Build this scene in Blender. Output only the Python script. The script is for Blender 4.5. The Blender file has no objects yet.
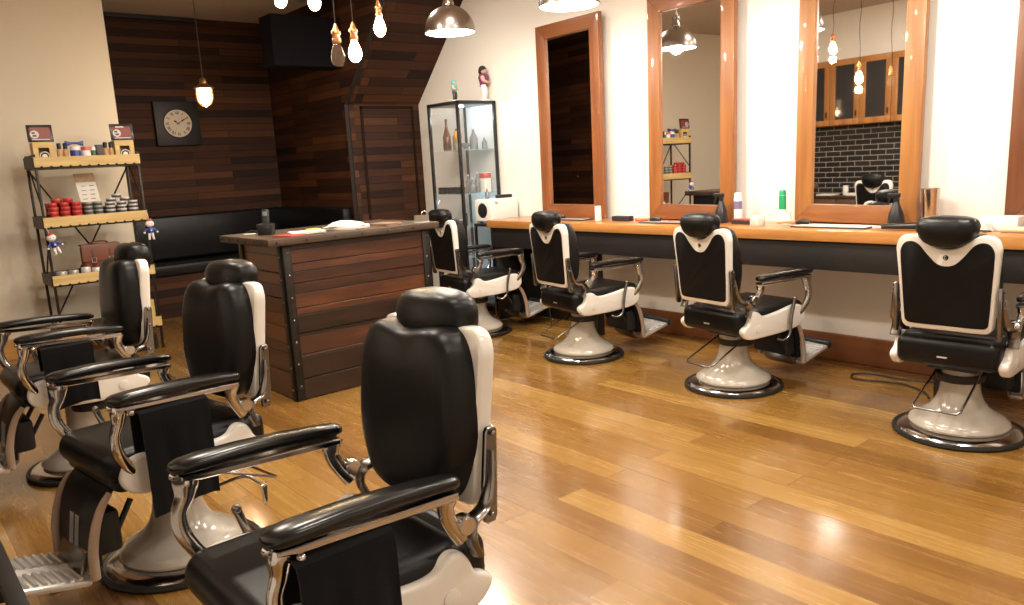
import bpy, bmesh, math, random
from mathutils import Vector, Matrix
random.seed(7)
sc = bpy.context.scene
col = sc.collection
R = math.radians
# ------------------------------------------------------------------ camera
F_PX = 780.7
yaw, pitch, roll = R(140.213), R(10.128), R(-3.236)
fw = Vector((math.cos(yaw)*math.cos(pitch), math.sin(yaw)*math.cos(pitch), -math.sin(pitch)))
r0 = Vector((math.sin(yaw), -math.cos(yaw), 0)); u0 = r0.cross(fw)
rt = r0*math.cos(roll) + u0*math.sin(roll); up = -r0*math.sin(roll) + u0*math.cos(roll)
cd = bpy.data.cameras.new('camera'); cam = bpy.data.objects.new('camera', cd); col.objects.link(cam)
cd.sensor_width = 36; cd.lens = F_PX/1024*36; cd.clip_start = .02
M3 = Matrix((rt, up, -fw)).transposed()
cam.matrix_world = Matrix.Translation((0, 0, 1.6)) @ M3.to_4x4()
sc.camera = cam
# ------------------------------------------------------------------ world, exposure
w = bpy.data.worlds.new('world'); sc.world = w; w.use_nodes = True
w.node_tree.nodes['Background'].inputs[0].default_value = (1, .88, .74, 1)
w.node_tree.nodes['Background'].inputs[1].default_value = .05
sc.view_settings.view_transform = 'Standard'; sc.view_settings.look = 'None'
sc.view_settings.exposure = 0.38; sc.view_settings.gamma = 1; sc.view_settings.use_curve_mapping = False

def lamp(name, kind, loc, power, color=(1, .8, .6), size=.05, rot=(0, 0, 0), parent=None, **k):
    l = bpy.data.lights.new(name, kind); l.energy = power; l.color = color
    if kind == 'AREA': l.shape = 'DISK'; l.size = size
    else: l.shadow_soft_size = size
    for a, b in k.items(): setattr(l, a, b)
    o = bpy.data.objects.new(name, l); col.objects.link(o); o.location = loc; o.rotation_euler = rot
    if parent: o.parent = parent
    return o
WARM = (1, .80, .58)
# unseen downlights inferred from the bright upper wall; cabinet-side one added to brighten there
DOWN = [(-5.2, 1.6), (-3.4, 1.7), (-1.4, 1.7), (.6, 1.7), (-6.5, 4.1), (-4.6, 3.5), (-2.7, 3.5), (-.9, 3.4), (1.0, 3.4)]
for i, (x, y) in enumerate(DOWN):
    lamp('ceiling_spot_light', 'AREA', (x, y, 3.54), 38 if y < 2 and x < -2 else 22, (1, .90, .77), .3)

# ------------------------------------------------------------------ materials
MATS = {}
def mat(name, c, rough=.5, metal=0., coat=0., spec=.5, var=0., vscale=6., bump=0., bscale=80., emit=None, estr=0., trans=0., ior=1.45, alpha=1., sheen=0.):
    if name in MATS: return MATS[name]
    m = bpy.data.materials.new(name); m.use_nodes = True; nt = m.node_tree; b = nt.nodes['Principled BSDF']
    b.inputs['Base Color'].default_value = (*c, 1); b.inputs['Roughness'].default_value = rough
    b.inputs['Metallic'].default_value = metal; b.inputs['Coat Weight'].default_value = coat; b.inputs['Coat Roughness'].default_value = .15
    b.inputs['Specular IOR Level'].default_value = spec; b.inputs['IOR'].default_value = ior
    b.inputs['Transmission Weight'].default_value = trans; b.inputs['Alpha'].default_value = alpha
    b.inputs['Sheen Weight'].default_value = sheen
    if emit: b.inputs['Emission Color'].default_value = (*emit, 1); b.inputs['Emission Strength'].default_value = estr
    if var or bump:
        tc = nt.nodes.new('ShaderNodeTexCoord'); n = nt.nodes.new('ShaderNodeTexNoise'); n.inputs['Scale'].default_value = vscale
        n.inputs['Detail'].default_value = 5; nt.links.new(tc.outputs['Object'], n.inputs['Vector'])
        if var:
            mx = nt.nodes.new('ShaderNodeMix'); mx.data_type = 'RGBA'
            mx.inputs[6].default_value = (*[max(0, q*(1-var)) for q in c], 1); mx.inputs[7].default_value = (*[min(1, q*(1+var)) for q in c], 1)
            nt.links.new(n.outputs['Fac'], mx.inputs[0]); nt.links.new(mx.outputs[2], b.inputs['Base Color'])
        if bump:
            n2 = nt.nodes.new('ShaderNodeTexNoise'); n2.inputs['Scale'].default_value = bscale; nt.links.new(tc.outputs['Object'], n2.inputs['Vector'])
            bp = nt.nodes.new('ShaderNodeBump'); bp.inputs['Strength'].default_value = bump; bp.inputs['Distance'].default_value = .004
            nt.links.new(n2.outputs['Fac'], bp.inputs['Height']); nt.links.new(bp.outputs['Normal'], b.inputs['Normal'])
    MATS[name] = m
    return m

def plank_mat(name, cols, board_w, board_l, rough, axes=('X', 'Y'), gap=(0, 0, 0), gapw=.004, grain=1., coat=0., bumpk=.3, gs=(1.2, 22.), swirl=False):
    """boards: long axis, cross axis given by axes; cols = ramp colours from dark to light"""
    m = bpy.data.materials.new(name); m.use_nodes = True; nt = m.node_tree; N = nt.nodes; L = nt.links; b = N['Principled BSDF']
    tc = N.new('ShaderNodeTexCoord'); sp = N.new('ShaderNodeSeparateXYZ'); L.new(tc.outputs['Object'], sp.inputs[0])
    cb = N.new('ShaderNodeCombineXYZ'); L.new(sp.outputs[axes[0]], cb.inputs[0]); L.new(sp.outputs[axes[1]], cb.inputs[1])
    br = N.new('ShaderNodeTexBrick'); L.new(cb.outputs[0], br.inputs['Vector']); br.offset = .37; br.offset_frequency = 2
    br.inputs['Scale'].default_value = 1; br.inputs['Brick Width'].default_value = board_l; br.inputs['Row Height'].default_value = board_w
    br.inputs['Mortar Size'].default_value = gapw; br.inputs['Mortar Smooth'].default_value = .3; br.inputs['Bias'].default_value = 0
    br.inputs['Color1'].default_value = (0, 0, 0, 1); br.inputs['Color2'].default_value = (1, 1, 1, 1); br.inputs['Mortar'].default_value = (.5, .5, .5, 1)
    mp = N.new('ShaderNodeMapping'); mp.inputs['Scale'].default_value = (gs[0], gs[1], 1); L.new(cb.outputs[0], mp.inputs['Vector'])
    # shift the grain per board
    sh = N.new('ShaderNodeVectorMath'); sh.operation = 'MULTIPLY_ADD'; L.new(br.outputs['Color'], sh.inputs[0]); sh.inputs[1].default_value = (17, 9, 5); L.new(mp.outputs[0], sh.inputs[2])
    n = N.new('ShaderNodeTexNoise'); n.inputs['Scale'].default_value = 1.6; n.inputs['Detail'].default_value = 7; n.inputs['Roughness'].default_value = .62; n.inputs['Distortion'].default_value = 1.2 if swirl else .4
    L.new(sh.outputs[0], n.inputs['Vector'])
    n3 = N.new('ShaderNodeTexNoise'); n3.inputs['Scale'].default_value = .9; n3.inputs['Detail'].default_value = 3; L.new(cb.outputs[0], n3.inputs['Vector'])
    sep = N.new('ShaderNodeSeparateColor'); L.new(br.outputs['Color'], sep.inputs[0])
    a = N.new('ShaderNodeMath'); a.operation = 'MULTIPLY_ADD'; L.new(n.outputs['Fac'], a.inputs[0]); a.inputs[1].default_value = .75*grain; a.inputs[2].default_value = -.375*grain
    a2 = N.new('ShaderNodeMath'); a2.operation = 'MULTIPLY_ADD'; L.new(sep.outputs[0], a2.inputs[0]); a2.inputs[1].default_value = .62; L.new(a.outputs[0], a2.inputs[2])
    a3 = N.new('ShaderNodeMath'); a3.operation = 'MULTIPLY_ADD'; L.new(n3.outputs['Fac'], a3.inputs[0]); a3.inputs[1].default_value = .35; L.new(a2.outputs[0], a3.inputs[2])
    rp = N.new('ShaderNodeValToRGB'); e = rp.color_ramp.elements
    e[0].position = .1; e[0].color = (*cols[0], 1); e[1].position = .95; e[1].color = (*cols[-1], 1)
    for i, c in enumerate(cols[1:-1]):
        q = e.new(.1+.85*(i+1)/(len(cols)-1)); q.color = (*c, 1)
    L.new(a3.outputs[0], rp.inputs[0])
    mx = N.new('ShaderNodeMix'); mx.data_type = 'RGBA'; L.new(br.outputs['Fac'], mx.inputs[0]); L.new(rp.outputs[0], mx.inputs[6]); mx.inputs[7].default_value = (*gap, 1)
    L.new(mx.outputs[2], b.inputs['Base Color']); b.inputs['Roughness'].default_value = rough
    b.inputs['Coat Weight'].default_value = coat; b.inputs['Coat Roughness'].default_value = .14; b.inputs['Specular IOR Level'].default_value = .5 if coat else .25
    rr = N.new('ShaderNodeMapRange'); L.new(n.outputs['Fac'], rr.inputs[0]); rr.inputs[3].default_value = rough-.08; rr.inputs[4].default_value = rough+.1; L.new(rr.outputs[0], b.inputs['Roughness'])
    inv = N.new('ShaderNodeMath'); inv.operation = 'SUBTRACT'; L.new(n.outputs['Fac'], inv.inputs[0]); L.new(br.outputs['Fac'], inv.inputs[1])
    bp = N.new('ShaderNodeBump'); bp.inputs['Strength'].default_value = bumpk; bp.inputs['Distance'].default_value = .003
    L.new(inv.outputs[0], bp.inputs['Height']); L.new(bp.outputs['Normal'], b.inputs['Normal'])
    return m

def grain_mat(name, cols, rough=.4, axis=0, scale=1., coat=0.):
    """solid timber with grain along one object axis"""
    m = bpy.data.materials.new(name); m.use_nodes = True; nt = m.node_tree; N = nt.nodes; L = nt.links; b = N['Principled BSDF']
    tc = N.new('ShaderNodeTexCoord'); mp = N.new('ShaderNodeMapping'); s = [16*scale]*3; s[axis] = 1.1*scale; mp.inputs['Scale'].default_value = s
    L.new(tc.outputs['Object'], mp.inputs['Vector']); n = N.new('ShaderNodeTexNoise'); n.inputs['Scale'].default_value = 1.3; n.inputs['Detail'].default_value = 6; n.inputs['Distortion'].default_value = .8
    L.new(mp.outputs[0], n.inputs['Vector']); rp = N.new('ShaderNodeValToRGB'); e = rp.color_ramp.elements
    e[0].position = .3; e[0].color = (*cols[0], 1); e[1].position = .7; e[1].color = (*cols[-1], 1)
    L.new(n.outputs['Fac'], rp.inputs[0]); L.new(rp.outputs[0], b.inputs['Base Color']); b.inputs['Roughness'].default_value = rough; b.inputs['Coat Weight'].default_value = coat
    return m

m_floor = plank_mat('oak_floor', [(.145, .062, .012), (.235, .115, .024), (.30, .158, .036), (.385, .225, .060)], .17, 1.9, .25, ('X', 'Y'), (.15, .07, .018), .0014, .8, .8, .10, (1.0, 14.), True)
m_dark = plank_mat('dark_reclaimed_planks', [(.010, .004, .002), (.032, .011, .0045), (.060, .021, .007), (.105, .038, .012)], .085, 1.3, .68, ('Y', 'Z'), (.004, .002, .002), .003, .8, 0, .5)
m_darkx = plank_mat('dark_reclaimed_planks_return', [(.010, .004, .002), (.032, .011, .0045), (.060, .021, .007), (.105, .038, .012)], .085, 1.3, .68, ('X', 'Z'), (.004, .002, .002), .003, .8, 0, .5)
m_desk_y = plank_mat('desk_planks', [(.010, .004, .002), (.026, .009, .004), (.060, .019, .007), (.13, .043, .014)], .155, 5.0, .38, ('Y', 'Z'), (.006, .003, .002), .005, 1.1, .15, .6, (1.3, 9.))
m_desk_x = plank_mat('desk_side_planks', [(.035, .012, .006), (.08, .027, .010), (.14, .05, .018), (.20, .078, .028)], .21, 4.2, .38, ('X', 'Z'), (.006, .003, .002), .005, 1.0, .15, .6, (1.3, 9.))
m_wall = mat('warm_white_paint', (.82, .79, .74), .75, bump=.05, bscale=120)
m_beige = mat('beige_paint', (.70, .635, .52), .75, bump=.05, bscale=120)
m_ceil = mat('ceiling_paint', (.50, .40, .33), .85)
m_skirt = grain_mat('stained_skirting', [(.16, .055, .017), (.24, .085, .028)], .45, 0, .5)
m_honey = grain_mat('honey_pine', [(.26, .10, .026), (.43, .195, .056)], .42, 2, .5, .2)
m_honeyx = grain_mat('honey_pine_horizontal', [(.21, .07, .020), (.38, .15, .042)], .42, 0, .5, .2)
m_top = grain_mat('worktop_pine', [(.36, .15, .036), (.52, .235, .066)], .38, 0, .6, .3)
m_crate = grain_mat('light_crate_pine', [(.52, .36, .13), (.68, .50, .22)], .55, 1, 1.)
m_oldwood = grain_mat('old_grey_brown_timber', [(.022, .013, .008), (.075, .045, .025)], .55, 1, 1.)
m_steelblk = mat('worn_black_steel', (.022, .019, .016), .42, .6, var=.5, vscale=20, bump=.3, bscale=40)
m_fascia = mat('black_painted_board', (.012, .010, .010), .5, var=.2)
m_leather = mat('black_leather', (.0055, .0055, .006), .34, spec=.28, bump=.12, bscale=260)
m_vinyl = mat('black_vinyl_panel', (.006, .0055, .006), .5, spec=.2, bump=.08, bscale=200)
m_enamel = mat('white_enamel', (.78, .75, .70), .2, coat=.6)
m_ped = mat('cream_enamel', (.50, .46, .40), .18, coat=.7)
m_chrome = mat('chrome', (.55, .53, .52), .14, 1)
m_dchrome = mat('worn_chrome', (.24, .225, .22), .25, 1)
m_alu = mat('brushed_aluminium', (.74, .73, .71), .34, .75)
m_rubber = mat('black_rubber', (.012, .012, .012), .5)
m_blackplastic = mat('black_plastic', (.014, .014, .016), .3)
m_cloth = mat('black_towelling', (.004, .004, .005), .95, spec=.1, bump=.5, bscale=400, sheen=.1)
m_mirror = mat('mirror_glass', (.93, .92, .90), .015, 1)
m_tan = mat('tan_enamel', (.36, .26, .19), .3, coat=.2)
m_white = mat('white_plastic', (.82, .80, .77), .35)
m_paper = mat('white_paper', (.80, .77, .72), .7)
m_brass = mat('copper_brass', (.62, .30, .14), .28, 1)
m_pewter = mat('brushed_pewter', (.42, .40, .385), .25, 1)
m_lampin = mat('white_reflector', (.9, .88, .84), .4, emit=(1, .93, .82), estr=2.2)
m_bulb = mat('glowing_bulb', (1, .9, .7), .3, emit=(1, .80, .48), estr=40)
m_bulbW = mat('glowing_lamp_bulb', (1, .9, .7), .3, emit=(1, .84, .62), estr=14)
m_glass = mat('clear_glass', (1, 1, 1), .02, trans=1, ior=1.25, spec=.5)
m_amber = mat('unlit_bulb_glass', (.25, .16, .10), .05, alpha=.22)
m_cord = mat('brown_cord', (.03, .02, .015), .7)

m_redpine = grain_mat('reddish_pine', [(.17, .055, .018), (.30, .105, .034)], .42, 2, .5, .2)
m_redpinex = grain_mat('reddish_pine_horizontal', [(.17, .055, .018), (.30, .105, .034)], .42, 0, .5, .2)
m_midpine = grain_mat('mid_brown_pine', [(.22, .078, .022), (.37, .15, .044)], .42, 2, .5, .2)
# ------------------------------------------------------------------ mesh helpers
def rbox(bm, x0, x1, y0, y1, z0, z1, r=0., seg=2):
    t = bmesh.new(); bmesh.ops.create_cube(t, size=1)
    for v in t.verts: v.co = Vector(((x0+x1)/2+v.co.x*(x1-x0), (y0+y1)/2+v.co.y*(y1-y0), (z0+z1)/2+v.co.z*(z1-z0)))
    if r > 0: bmesh.ops.bevel(t, geom=t.edges[:], offset=min(r, .49*min(x1-x0, y1-y0, z1-z0)), segments=seg, profile=.5, affect='EDGES')
    merge(bm, t)
def merge(bm, t, M=None):
    if M is not None: bmesh.ops.transform(t, matrix=M, verts=t.verts[:])
    vm = {}
    for v in t.verts: vm[v] = bm.verts.new(v.co)
    for f in t.faces:
        try: g = bm.faces.new([vm[v] for v in f.verts]); g.material_index = f.material_index
        except ValueError: pass
    t.free()
def loft(bm, rings, closed=False, cap=True):
    vs = [[bm.verts.new(p) for p in r] for r in rings]; n = len(rings[0]); m = len(rings)
    for i in range(m if closed else m-1):
        a, b = vs[i], vs[(i+1) % m]
        for j in range(n):
            bm.faces.new((a[j], a[(j+1) % n], b[(j+1) % n], b[j]))
    if cap and not closed:
        bm.faces.new(list(reversed(vs[0]))); bm.faces.new(vs[-1])
def lathe(bm, prof, n=32, c=(0, 0, 0), M=None):
    t = bmesh.new()
    rings = [[Vector((max(r, 1e-4)*math.cos(2*math.pi*k/n), max(r, 1e-4)*math.sin(2*math.pi*k/n), z)) for k in range(n)] for r, z in prof]
    loft(t, rings); bmesh.ops.recalc_face_normals(t, faces=t.faces[:])
    MM = Matrix.Translation(c) @ (M if M is not None else Matrix.Identity(4))
    merge(bm, t, MM)
def smooth(pts, k=6):
    P = [Vector(p) for p in pts]; out = []
    for i in range(len(P)-1):
        a = P[i-1] if i else P[i]*2-P[i+1]; b = P[i]; c = P[i+1]; d = P[i+2] if i+2 < len(P) else P[i+1]*2-P[i]
        for s in range(k):
            t = s/k; out.append(.5*((2*b)+(c-a)*t+(2*a-5*b+4*c-d)*t*t+(3*b-a-3*c+d)*t**3))
    out.append(P[-1]); return out
def tube(bm, pts, r, n=10, k=6, flat=None, sm=True, upv=None):
    """swept tube; r number or list per control point; flat=(a,b) radii factors along side/up"""
    C = smooth(pts, k) if sm and len(pts) > 2 else [Vector(p) for p in pts]
    rs = r if isinstance(r, (list, tuple)) else [r]*len(pts)
    N = len(C)-1; rings = []; prev = None
    for i, p in enumerate(C):
        d = (C[min(i+1, N)]-C[max(i-1, 0)]).normalized()
        if upv is not None: u = Vector(upv) - d*d.dot(Vector(upv))
        elif prev is None: u = Vector((0, 0, 1)) - d*d.z if abs(d.z) < .9 else Vector((1, 0, 0)) - d*d.x
        else: u = prev - d*d.dot(prev)
        u.normalize(); prev = u; s = d.cross(u)
        f = i/N*(len(rs)-1) if N else 0; j = min(int(f), len(rs)-2) if len(rs) > 1 else 0
        rad = rs[j]+(rs[j+1]-rs[j])*(f-j) if len(rs) > 1 else rs[0]
        fa, fb = flat if flat else (1, 1)
        rings.append([p+s*math.cos(2*math.pi*q/n)*rad*fa+u*math.sin(2*math.pi*q/n)*rad*fb for q in range(n)])
    t = bmesh.new(); loft(t, rings); bmesh.ops.recalc_face_normals(t, faces=t.faces[:]); merge(bm, t)
def prism(bm, pts, a, b, axis='x', bev=0., seg=3, M=None):
    """extrude 2D outline between a and b along axis; outline coordinates are the other two axes in order"""
    def P(u, v, w): return {'x': (w, u, v), 'y': (u, w, v), 'z': (u, v, w)}[axis]
    t = bmesh.new(); n = len(pts)
    A = [t.verts.new(P(u, v, a)) for u, v in pts]; B = [t.verts.new(P(u, v, b)) for u, v in pts]
    t.faces.new(A); t.faces.new(list(reversed(B)))
    for i in range(n): t.faces.new((A[i], B[i], B[(i+1) % n], A[(i+1) % n]))
    bmesh.ops.recalc_face_normals(t, faces=t.faces[:])
    if bev:
        ed = [e for e in t.edges if len(e.link_faces) == 2 and any(len(f.verts) == n and n > 4 or f.normal.dot(Vector(P(0, 0, 1))) ** 2 > .9 for f in e.link_faces)]
        bmesh.ops.bevel(t, geom=ed, offset=bev, segments=seg, profile=.5, affect='EDGES')
    merge(bm, t, M)
def sphere(bm, c, r, s=(1, 1, 1), n=16, M=None):
    t = bmesh.new(); bmesh.ops.create_uvsphere(t, u_segments=n, v_segments=max(6, n*2//3), radius=r)
    for v in t.verts: v.co = Vector((v.co.x*s[0], v.co.y*s[1], v.co.z*s[2]))
    if M is not None: bmesh.ops.transform(t, matrix=M, verts=t.verts[:])
    bmesh.ops.translate(t, vec=c, verts=t.verts[:]); merge(bm, t)
def puff(bm, outline, c, prof, M=None):
    """cushion: outline (x,z) scaled about c over (scale, y) steps"""
    t = bmesh.new()
    rings = [[Vector((c[0]+(x-c[0])*s, y, c[1]+(z-c[1])*s)) for x, z in outline] for s, y in prof]
    loft(t, rings); bmesh.ops.recalc_face_normals(t, faces=t.faces[:]); merge(bm, t, M)
def symout(half, k=4):
    """mirror a right-half outline (bottom centre -> top centre) into a closed outline"""
    h = smooth([(x, z, 0) for x, z in half], k); pts = [(p.x, p.y) for p in h]
    return pts + [(-x, z) for x, z in reversed(pts[1:-1])]
def obj(name, bm, m, parent=None, sm=True, loc=None, ang=40):
    bmesh.ops.recalc_face_normals(bm, faces=bm.faces[:])
    me = bpy.data.meshes.new(name); bm.to_mesh(me); bm.free()
    for x in (m if isinstance(m, (list, tuple)) else [m]): me.materials.append(x)
    o = bpy.data.objects.new(name, me); col.objects.link(o)
    if sm:
        me.polygons.foreach_set('use_smooth', [True]*len(me.polygons)); me.set_sharp_from_angle(angle=R(ang))
    if parent: o.parent = parent
    if loc is not None: o.location = loc
    return o
def thing(name, label, cat, loc=(0, 0, 0), rz=0, group=None):
    o = bpy.data.objects.new(name, None); col.objects.link(o); o.location = loc; o.rotation_euler = (0, 0, rz); o.empty_display_size = .1
    return tag(o, label, cat, group)
def tag(o, label, cat, group=None):
    o['label'] = label; o['category'] = cat
    if group: o['group'] = group
    return o
def struct(name, bm, m, sm=False, parent=None):
    o = obj(name, bm, m, parent, sm)
    if parent is None: o['kind'] = 'structure'
    return o
def dup(root, loc, rz=None, label=None, group=None):
    def cp(o, par):
        c = o.copy(); col.objects.link(c); c.parent = par
        for ch in list(o.children): cp(ch, c)
        return c
    r = cp(root, None); r.location = loc
    if rz is not None: r.rotation_euler = (0, 0, rz)
    if label: r['label'] = label
    if group: r['group'] = group
    return r
def kids(o, name): return [c for c in o.children if c.name.split('.')[0] == name]
def B(): return bmesh.new()
def box1(name, x0, x1, y0, y1, z0, z1, m, parent=None, r=0., seg=2, sm=True):
    b = B(); rbox(b, x0, x1, y0, y1, z0, z1, r, seg); return obj(name, b, m, parent, sm)
def sbox(name, x0, x1, y0, y1, z0, z1, m, r=0.):
    b = B(); rbox(b, x0, x1, y0, y1, z0, z1, r); return struct(name, b, m)

# ------------------------------------------------------------------ room shell
CH = 3.57; D = 5.52
sbox('floor', -10.35, 2.6, -.52, 5.64, -.1, 0, m_floor)
sbox('ceiling', -10.35, 2.6, -.52, 5.64, CH, CH+.1, m_ceil)
sbox('wall_north', -8.2, 2.6, D, D+.12, 0, CH, m_wall)
sbox('wall_east', 2.5, 2.6, -.4, D, 0, CH, m_wall)
sbox('wall_south', -8.87, 2.6, -.52, -.4, 0, CH, m_wall)
sbox('wall_west', -10.35, -10.2, 2.05, 4.52, 0, CH, m_dark)
sbox('wall_northwest', -8.87, -8.75, -.4, 2.235, 0, CH, m_beige)
sbox('wall_recess', -10.2, -8.87, 2.05, 2.235, 0, CH, m_darkx)
# stair enclosure: straight up to 2.36 m, then leaning out over the room
b = B()
prism(b, [(-10.2, 0), (-8.2, 0), (-8.2, 2.36), (-7.0, CH), (-10.2, CH)], 4.52, 4.62, 'y')
struct('wall_stair_side', b, m_darkx)
b = B()
prism(b, [(-8.2, 0), (-8.2, 2.36), (-7.0, CH), (-7.14, CH), (-8.3, 2.40), (-8.3, 0)], 4.62, D, 'y')
struct('wall_stair_front', b, m_dark)
b = B(); tube(b, [(-8.19, 4.53, .0), (-8.19, 4.53, 2.36), (-7.0, 4.53, CH-.01)], .028, 4, 1, sm=False); struct('trim_1', b, m_fascia)
# hidden plank door in the stair front: recessed joint lines made as thin battens
b = B()
for a in ((4.70, 4.735, 0, 2.34), (5.40, 5.43, 0, 2.34), (4.70, 5.43, 2.31, 2.345)): rbox(b, -8.2, -8.188, a[0], a[1], a[2], a[3], .003)
struct('door_1', b, mat('dark_batten', (.018, .009, .006), .8, spec=.1))
b = B(); rbox(b, -8.45, -8.15, 3.70, 4.52, 2.76, 3.29, .01); struct('trim_2', b, mat('matt_black_board', (.006, .0055, .007), .9, spec=.1))
b = B(); rbox(b, -10.2, -10.15, 2.19, 3.66, CH-.05, CH, 0); struct('trim_3', b, m_fascia)
sbox('baseboard_north', -6.5, 2.5, D-.022, D, 0, .205, m_skirt, .006)
b = B(); rbox(b, -8.75, -8.728, -.4, 2.235, 0, .205, .006); struct('baseboard_northwest', b, grain_mat('golden_skirting', [(.45, .22, .05), (.58, .30, .08)], .4, 1, .5))  # skirting wood lightened, the light falling on it put into the colour

# ------------------------------------------------------------------ barber chair
def Rx(a, c): return Matrix.Translation(c) @ Matrix.Rotation(a, 4, 'X') @ Matrix.Translation(-Vector(c))
BACK_T = Matrix.Translation((0, 0, .012)) @ Rx(R(4.5), (0, -.2, .6))
def make_chair(label):
    t = thing('barber_chair', label, 'chair')
    b = B(); lathe(b, [(.308, .002), (.326, .002), (.332, .012), (.328, .024), (.316, .028), (.308, .024)], 56); obj('rubber_floor_ring', b, m_rubber, t)
    b = B(); lathe(b, [(0, .006), (.310, .006), (.310, .022), (.298, .034), (.275, .042), (.252, .046), (.23, .052), (0, .052)], 56); obj('base_plate', b, m_chrome, t)
    b = B(); lathe(b, [(0, .045), (.225, .045), (.244, .052), (.250, .064), (.243, .082), (.216, .102), (.176, .124), (.144, .150), (.120, .186), (.104, .23), (.095, .29), (.092, .40), (0, .40)], 48); obj('pedestal', b, m_ped, t)
    b = B(); rbox(b, -.13, .13, -.15, .24, .375, .430, .02); lathe(b, [(0, .30), (.115, .30), (.12, .31), (.12, .34), (0, .34)], 32); obj('seat_frame', b, m_rubber, t)
    b = B(); rbox(b, -.250, .250, -.265, .375, .418, .572, .045, 5); rbox(b, -.264, .264, -.20, .402, .455, .585, .064, 6); s = obj('seat', b, m_leather, t)
    b = B(); rbox(b, -.035, .015, -.269, -.262, .472, .481, .002); obj('maker_badge', b, m_alu, s)
    # white side shells
    pod = [(-.225, .420), (-.240, .440), (-.238, .464), (-.218, .480), (-.195, .490), (-.180, .508), (-.170, .532), (-.150, .560), (-.120, .570), (-.092, .560), (-.065, .540), (-.02, .532), (.06, .538), (.14, .548), (.22, .560), (.28, .564), (.325, .552), (.352, .522), (.360, .482), (.346, .445), (.310, .420), (.25, .406), (.10, .393), (-.05, .390), (-.15, .390), (-.20, .400)]
    pp = smooth([(a, c, 0) for a, c in pod+[pod[0]]], 3)[:-1]; pp = [(p.x, p.y) for p in pp]
    for sx in (1, -1):
        b = B(); prism(b, pp, sx*.240, sx*.288, 'x', .014, 3); sh = obj('side_shell', b, m_enamel, t)
        b = B(); lathe(b, [(0, 0), (.026, 0), (.026, .006), (.018, .008), (0, .008)], 20, (sx*.287, -.10, .455), Matrix.Rotation(sx*R(90), 4, 'Y')); obj('shell_boss', b, m_enamel, sh)
    # back
    BT = BACK_T
    front = symout([(0, .608), (.10, .612), (.160, .638), (.200, .70), (.226, .79), (.228, .90), (.218, 1.0), (.195, 1.065), (.160, 1.100), (.118, 1.110), (.07, 1.104), (.03, 1.097), (0, 1.095)])
    shell = symout([(0, .612), (.17, .612), (.214, .625), (.228, .67), (.238, .85), (.250, 1.0), (.252, 1.055), (.232, 1.098), (.188, 1.112), (.135, 1.103), (.075, 1.062), (.03, 1.045), (0, 1.042)])
    rear = symout([(0, .640), (.15, .640), (.192, .650), (.202, .69), (.212, .85), (.220, .99), (.218, 1.04), (.196, 1.074), (.160, 1.080), (.125, 1.060), (.09, 1.015), (.05, .972), (.02, .957), (0, .955)])
    b = B(); puff(b, front, (0, .85), [(.985, -.228), (1.0, -.215), (1.0, -.17), (.985, -.145), (.95, -.125), (.89, -.112), (.78, -.103), (.5, -.098), (.2, -.097)], BT); obj('back_cushion', b, m_leather, t, ang=70)
    b = B(); puff(b, [(x_*.965, z_) for x_, z_ in shell], (0, .85), [(.97, -.214), (.995, -.220), (1.0, -.228), (1.0, -.255), (.99, -.263), (.965, -.267)], BT); bs = obj('back_shell', b, m_enamel, t)
    b = B(); puff(b, rear, (0, .84), [(1.0, -.262), (1.0, -.268), (.985, -.271)], BT); obj('back_panel', b, m_vinyl, bs)
    b = B(); lathe(b, [(0, 0), (.013, 0), (.013, .003), (0, .003)], 20, BT @ Vector((0, -.267, 1.0)), Matrix.Rotation(R(90), 4, 'X')); em = obj('emblem', b, m_rubber, bs)
    b = B(); tube(b, [BT @ Vector((.006*math.cos(a), -.2715, 1.0+.008*math.sin(a))) for a in [R(60+q*30) for q in range(9)]]+[BT @ Vector((.002, -.2715, .998))], .0014, 6, 1, sm=False); obj('emblem_letter', b, m_alu, em)
    # head rest
    b = B(); rings = []
    for f, hw, hd in ((0, .055, .028), (.05, .095, .046), (.16, .128, .060), (.32, .150, .069), (.5, .163, .073), (.68, .168, .071), (.82, .162, .064), (.92, .148, .052), (.98, .118, .034), (1.0, .07, .016)):
        ring = []
        for k in range(40):
            a = 2*math.pi*k/40; ca, sa = math.cos(a), math.sin(a); e = .8
            ring.append(Vector((.87*hw*math.copysign(abs(ca)**e, ca), -.290+1.24*hd*math.copysign(abs(sa)**e, sa), 1.058+.160*f - .012*(abs(ca)**3)*(f-.5))))
        rings.append(ring)
    loft(b, rings); h = obj('headrest', b, m_leather, t, ang=75)
    b = B()
    for x in (-.045, .045): tube(b, [(x, -.245, .98), (x, -.262, 1.03), (x, -.285, 1.09)], .007, 8, 3)
    rbox(b, -.07, .07, -.256, -.236, .975, 1.0, .006); obj('headrest_bracket', b, m_chrome, t)
    for sx in (1, -1):
        # chrome hinge plate and S arm
        b = B()
        prism(b, [(-.275, .61), (-.290, .85), (-.282, .862), (-.258, .862), (-.250, .85), (-.232, .70), (-.232, .60), (-.24, .592), (-.265, .594)], sx*.240, sx*.256, 'x', .003, 1)
        tube(b, [(sx*.258, -.262, .80), (sx*.263, -.245, .71), (sx*.270, -.215, .655), (sx*.278, -.165, .635), (sx*.284, -.155, .59), (sx*.284, -.172, .545)], [.010, .017, .022, .024, .022, .024], 12, 5, (.55, 1.25))
        for y, z in ((-.270, .845), (-.264, .76), (-.25, .62)): sphere(b, (sx*.264, y, z), .008, (.6, 1, 1), 10)
        obj('back_hinge', b, m_dchrome, t)
        # arm rest
        b = B()
        tube(b, [(sx*.285, -.150, .62), (sx*.292, -.115, .665), (sx*.296, -.095, .71), (sx*.300, -.10, .755)], [.024, .021, .022, .032], 12, 5, (.8, 1.1))
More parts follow.
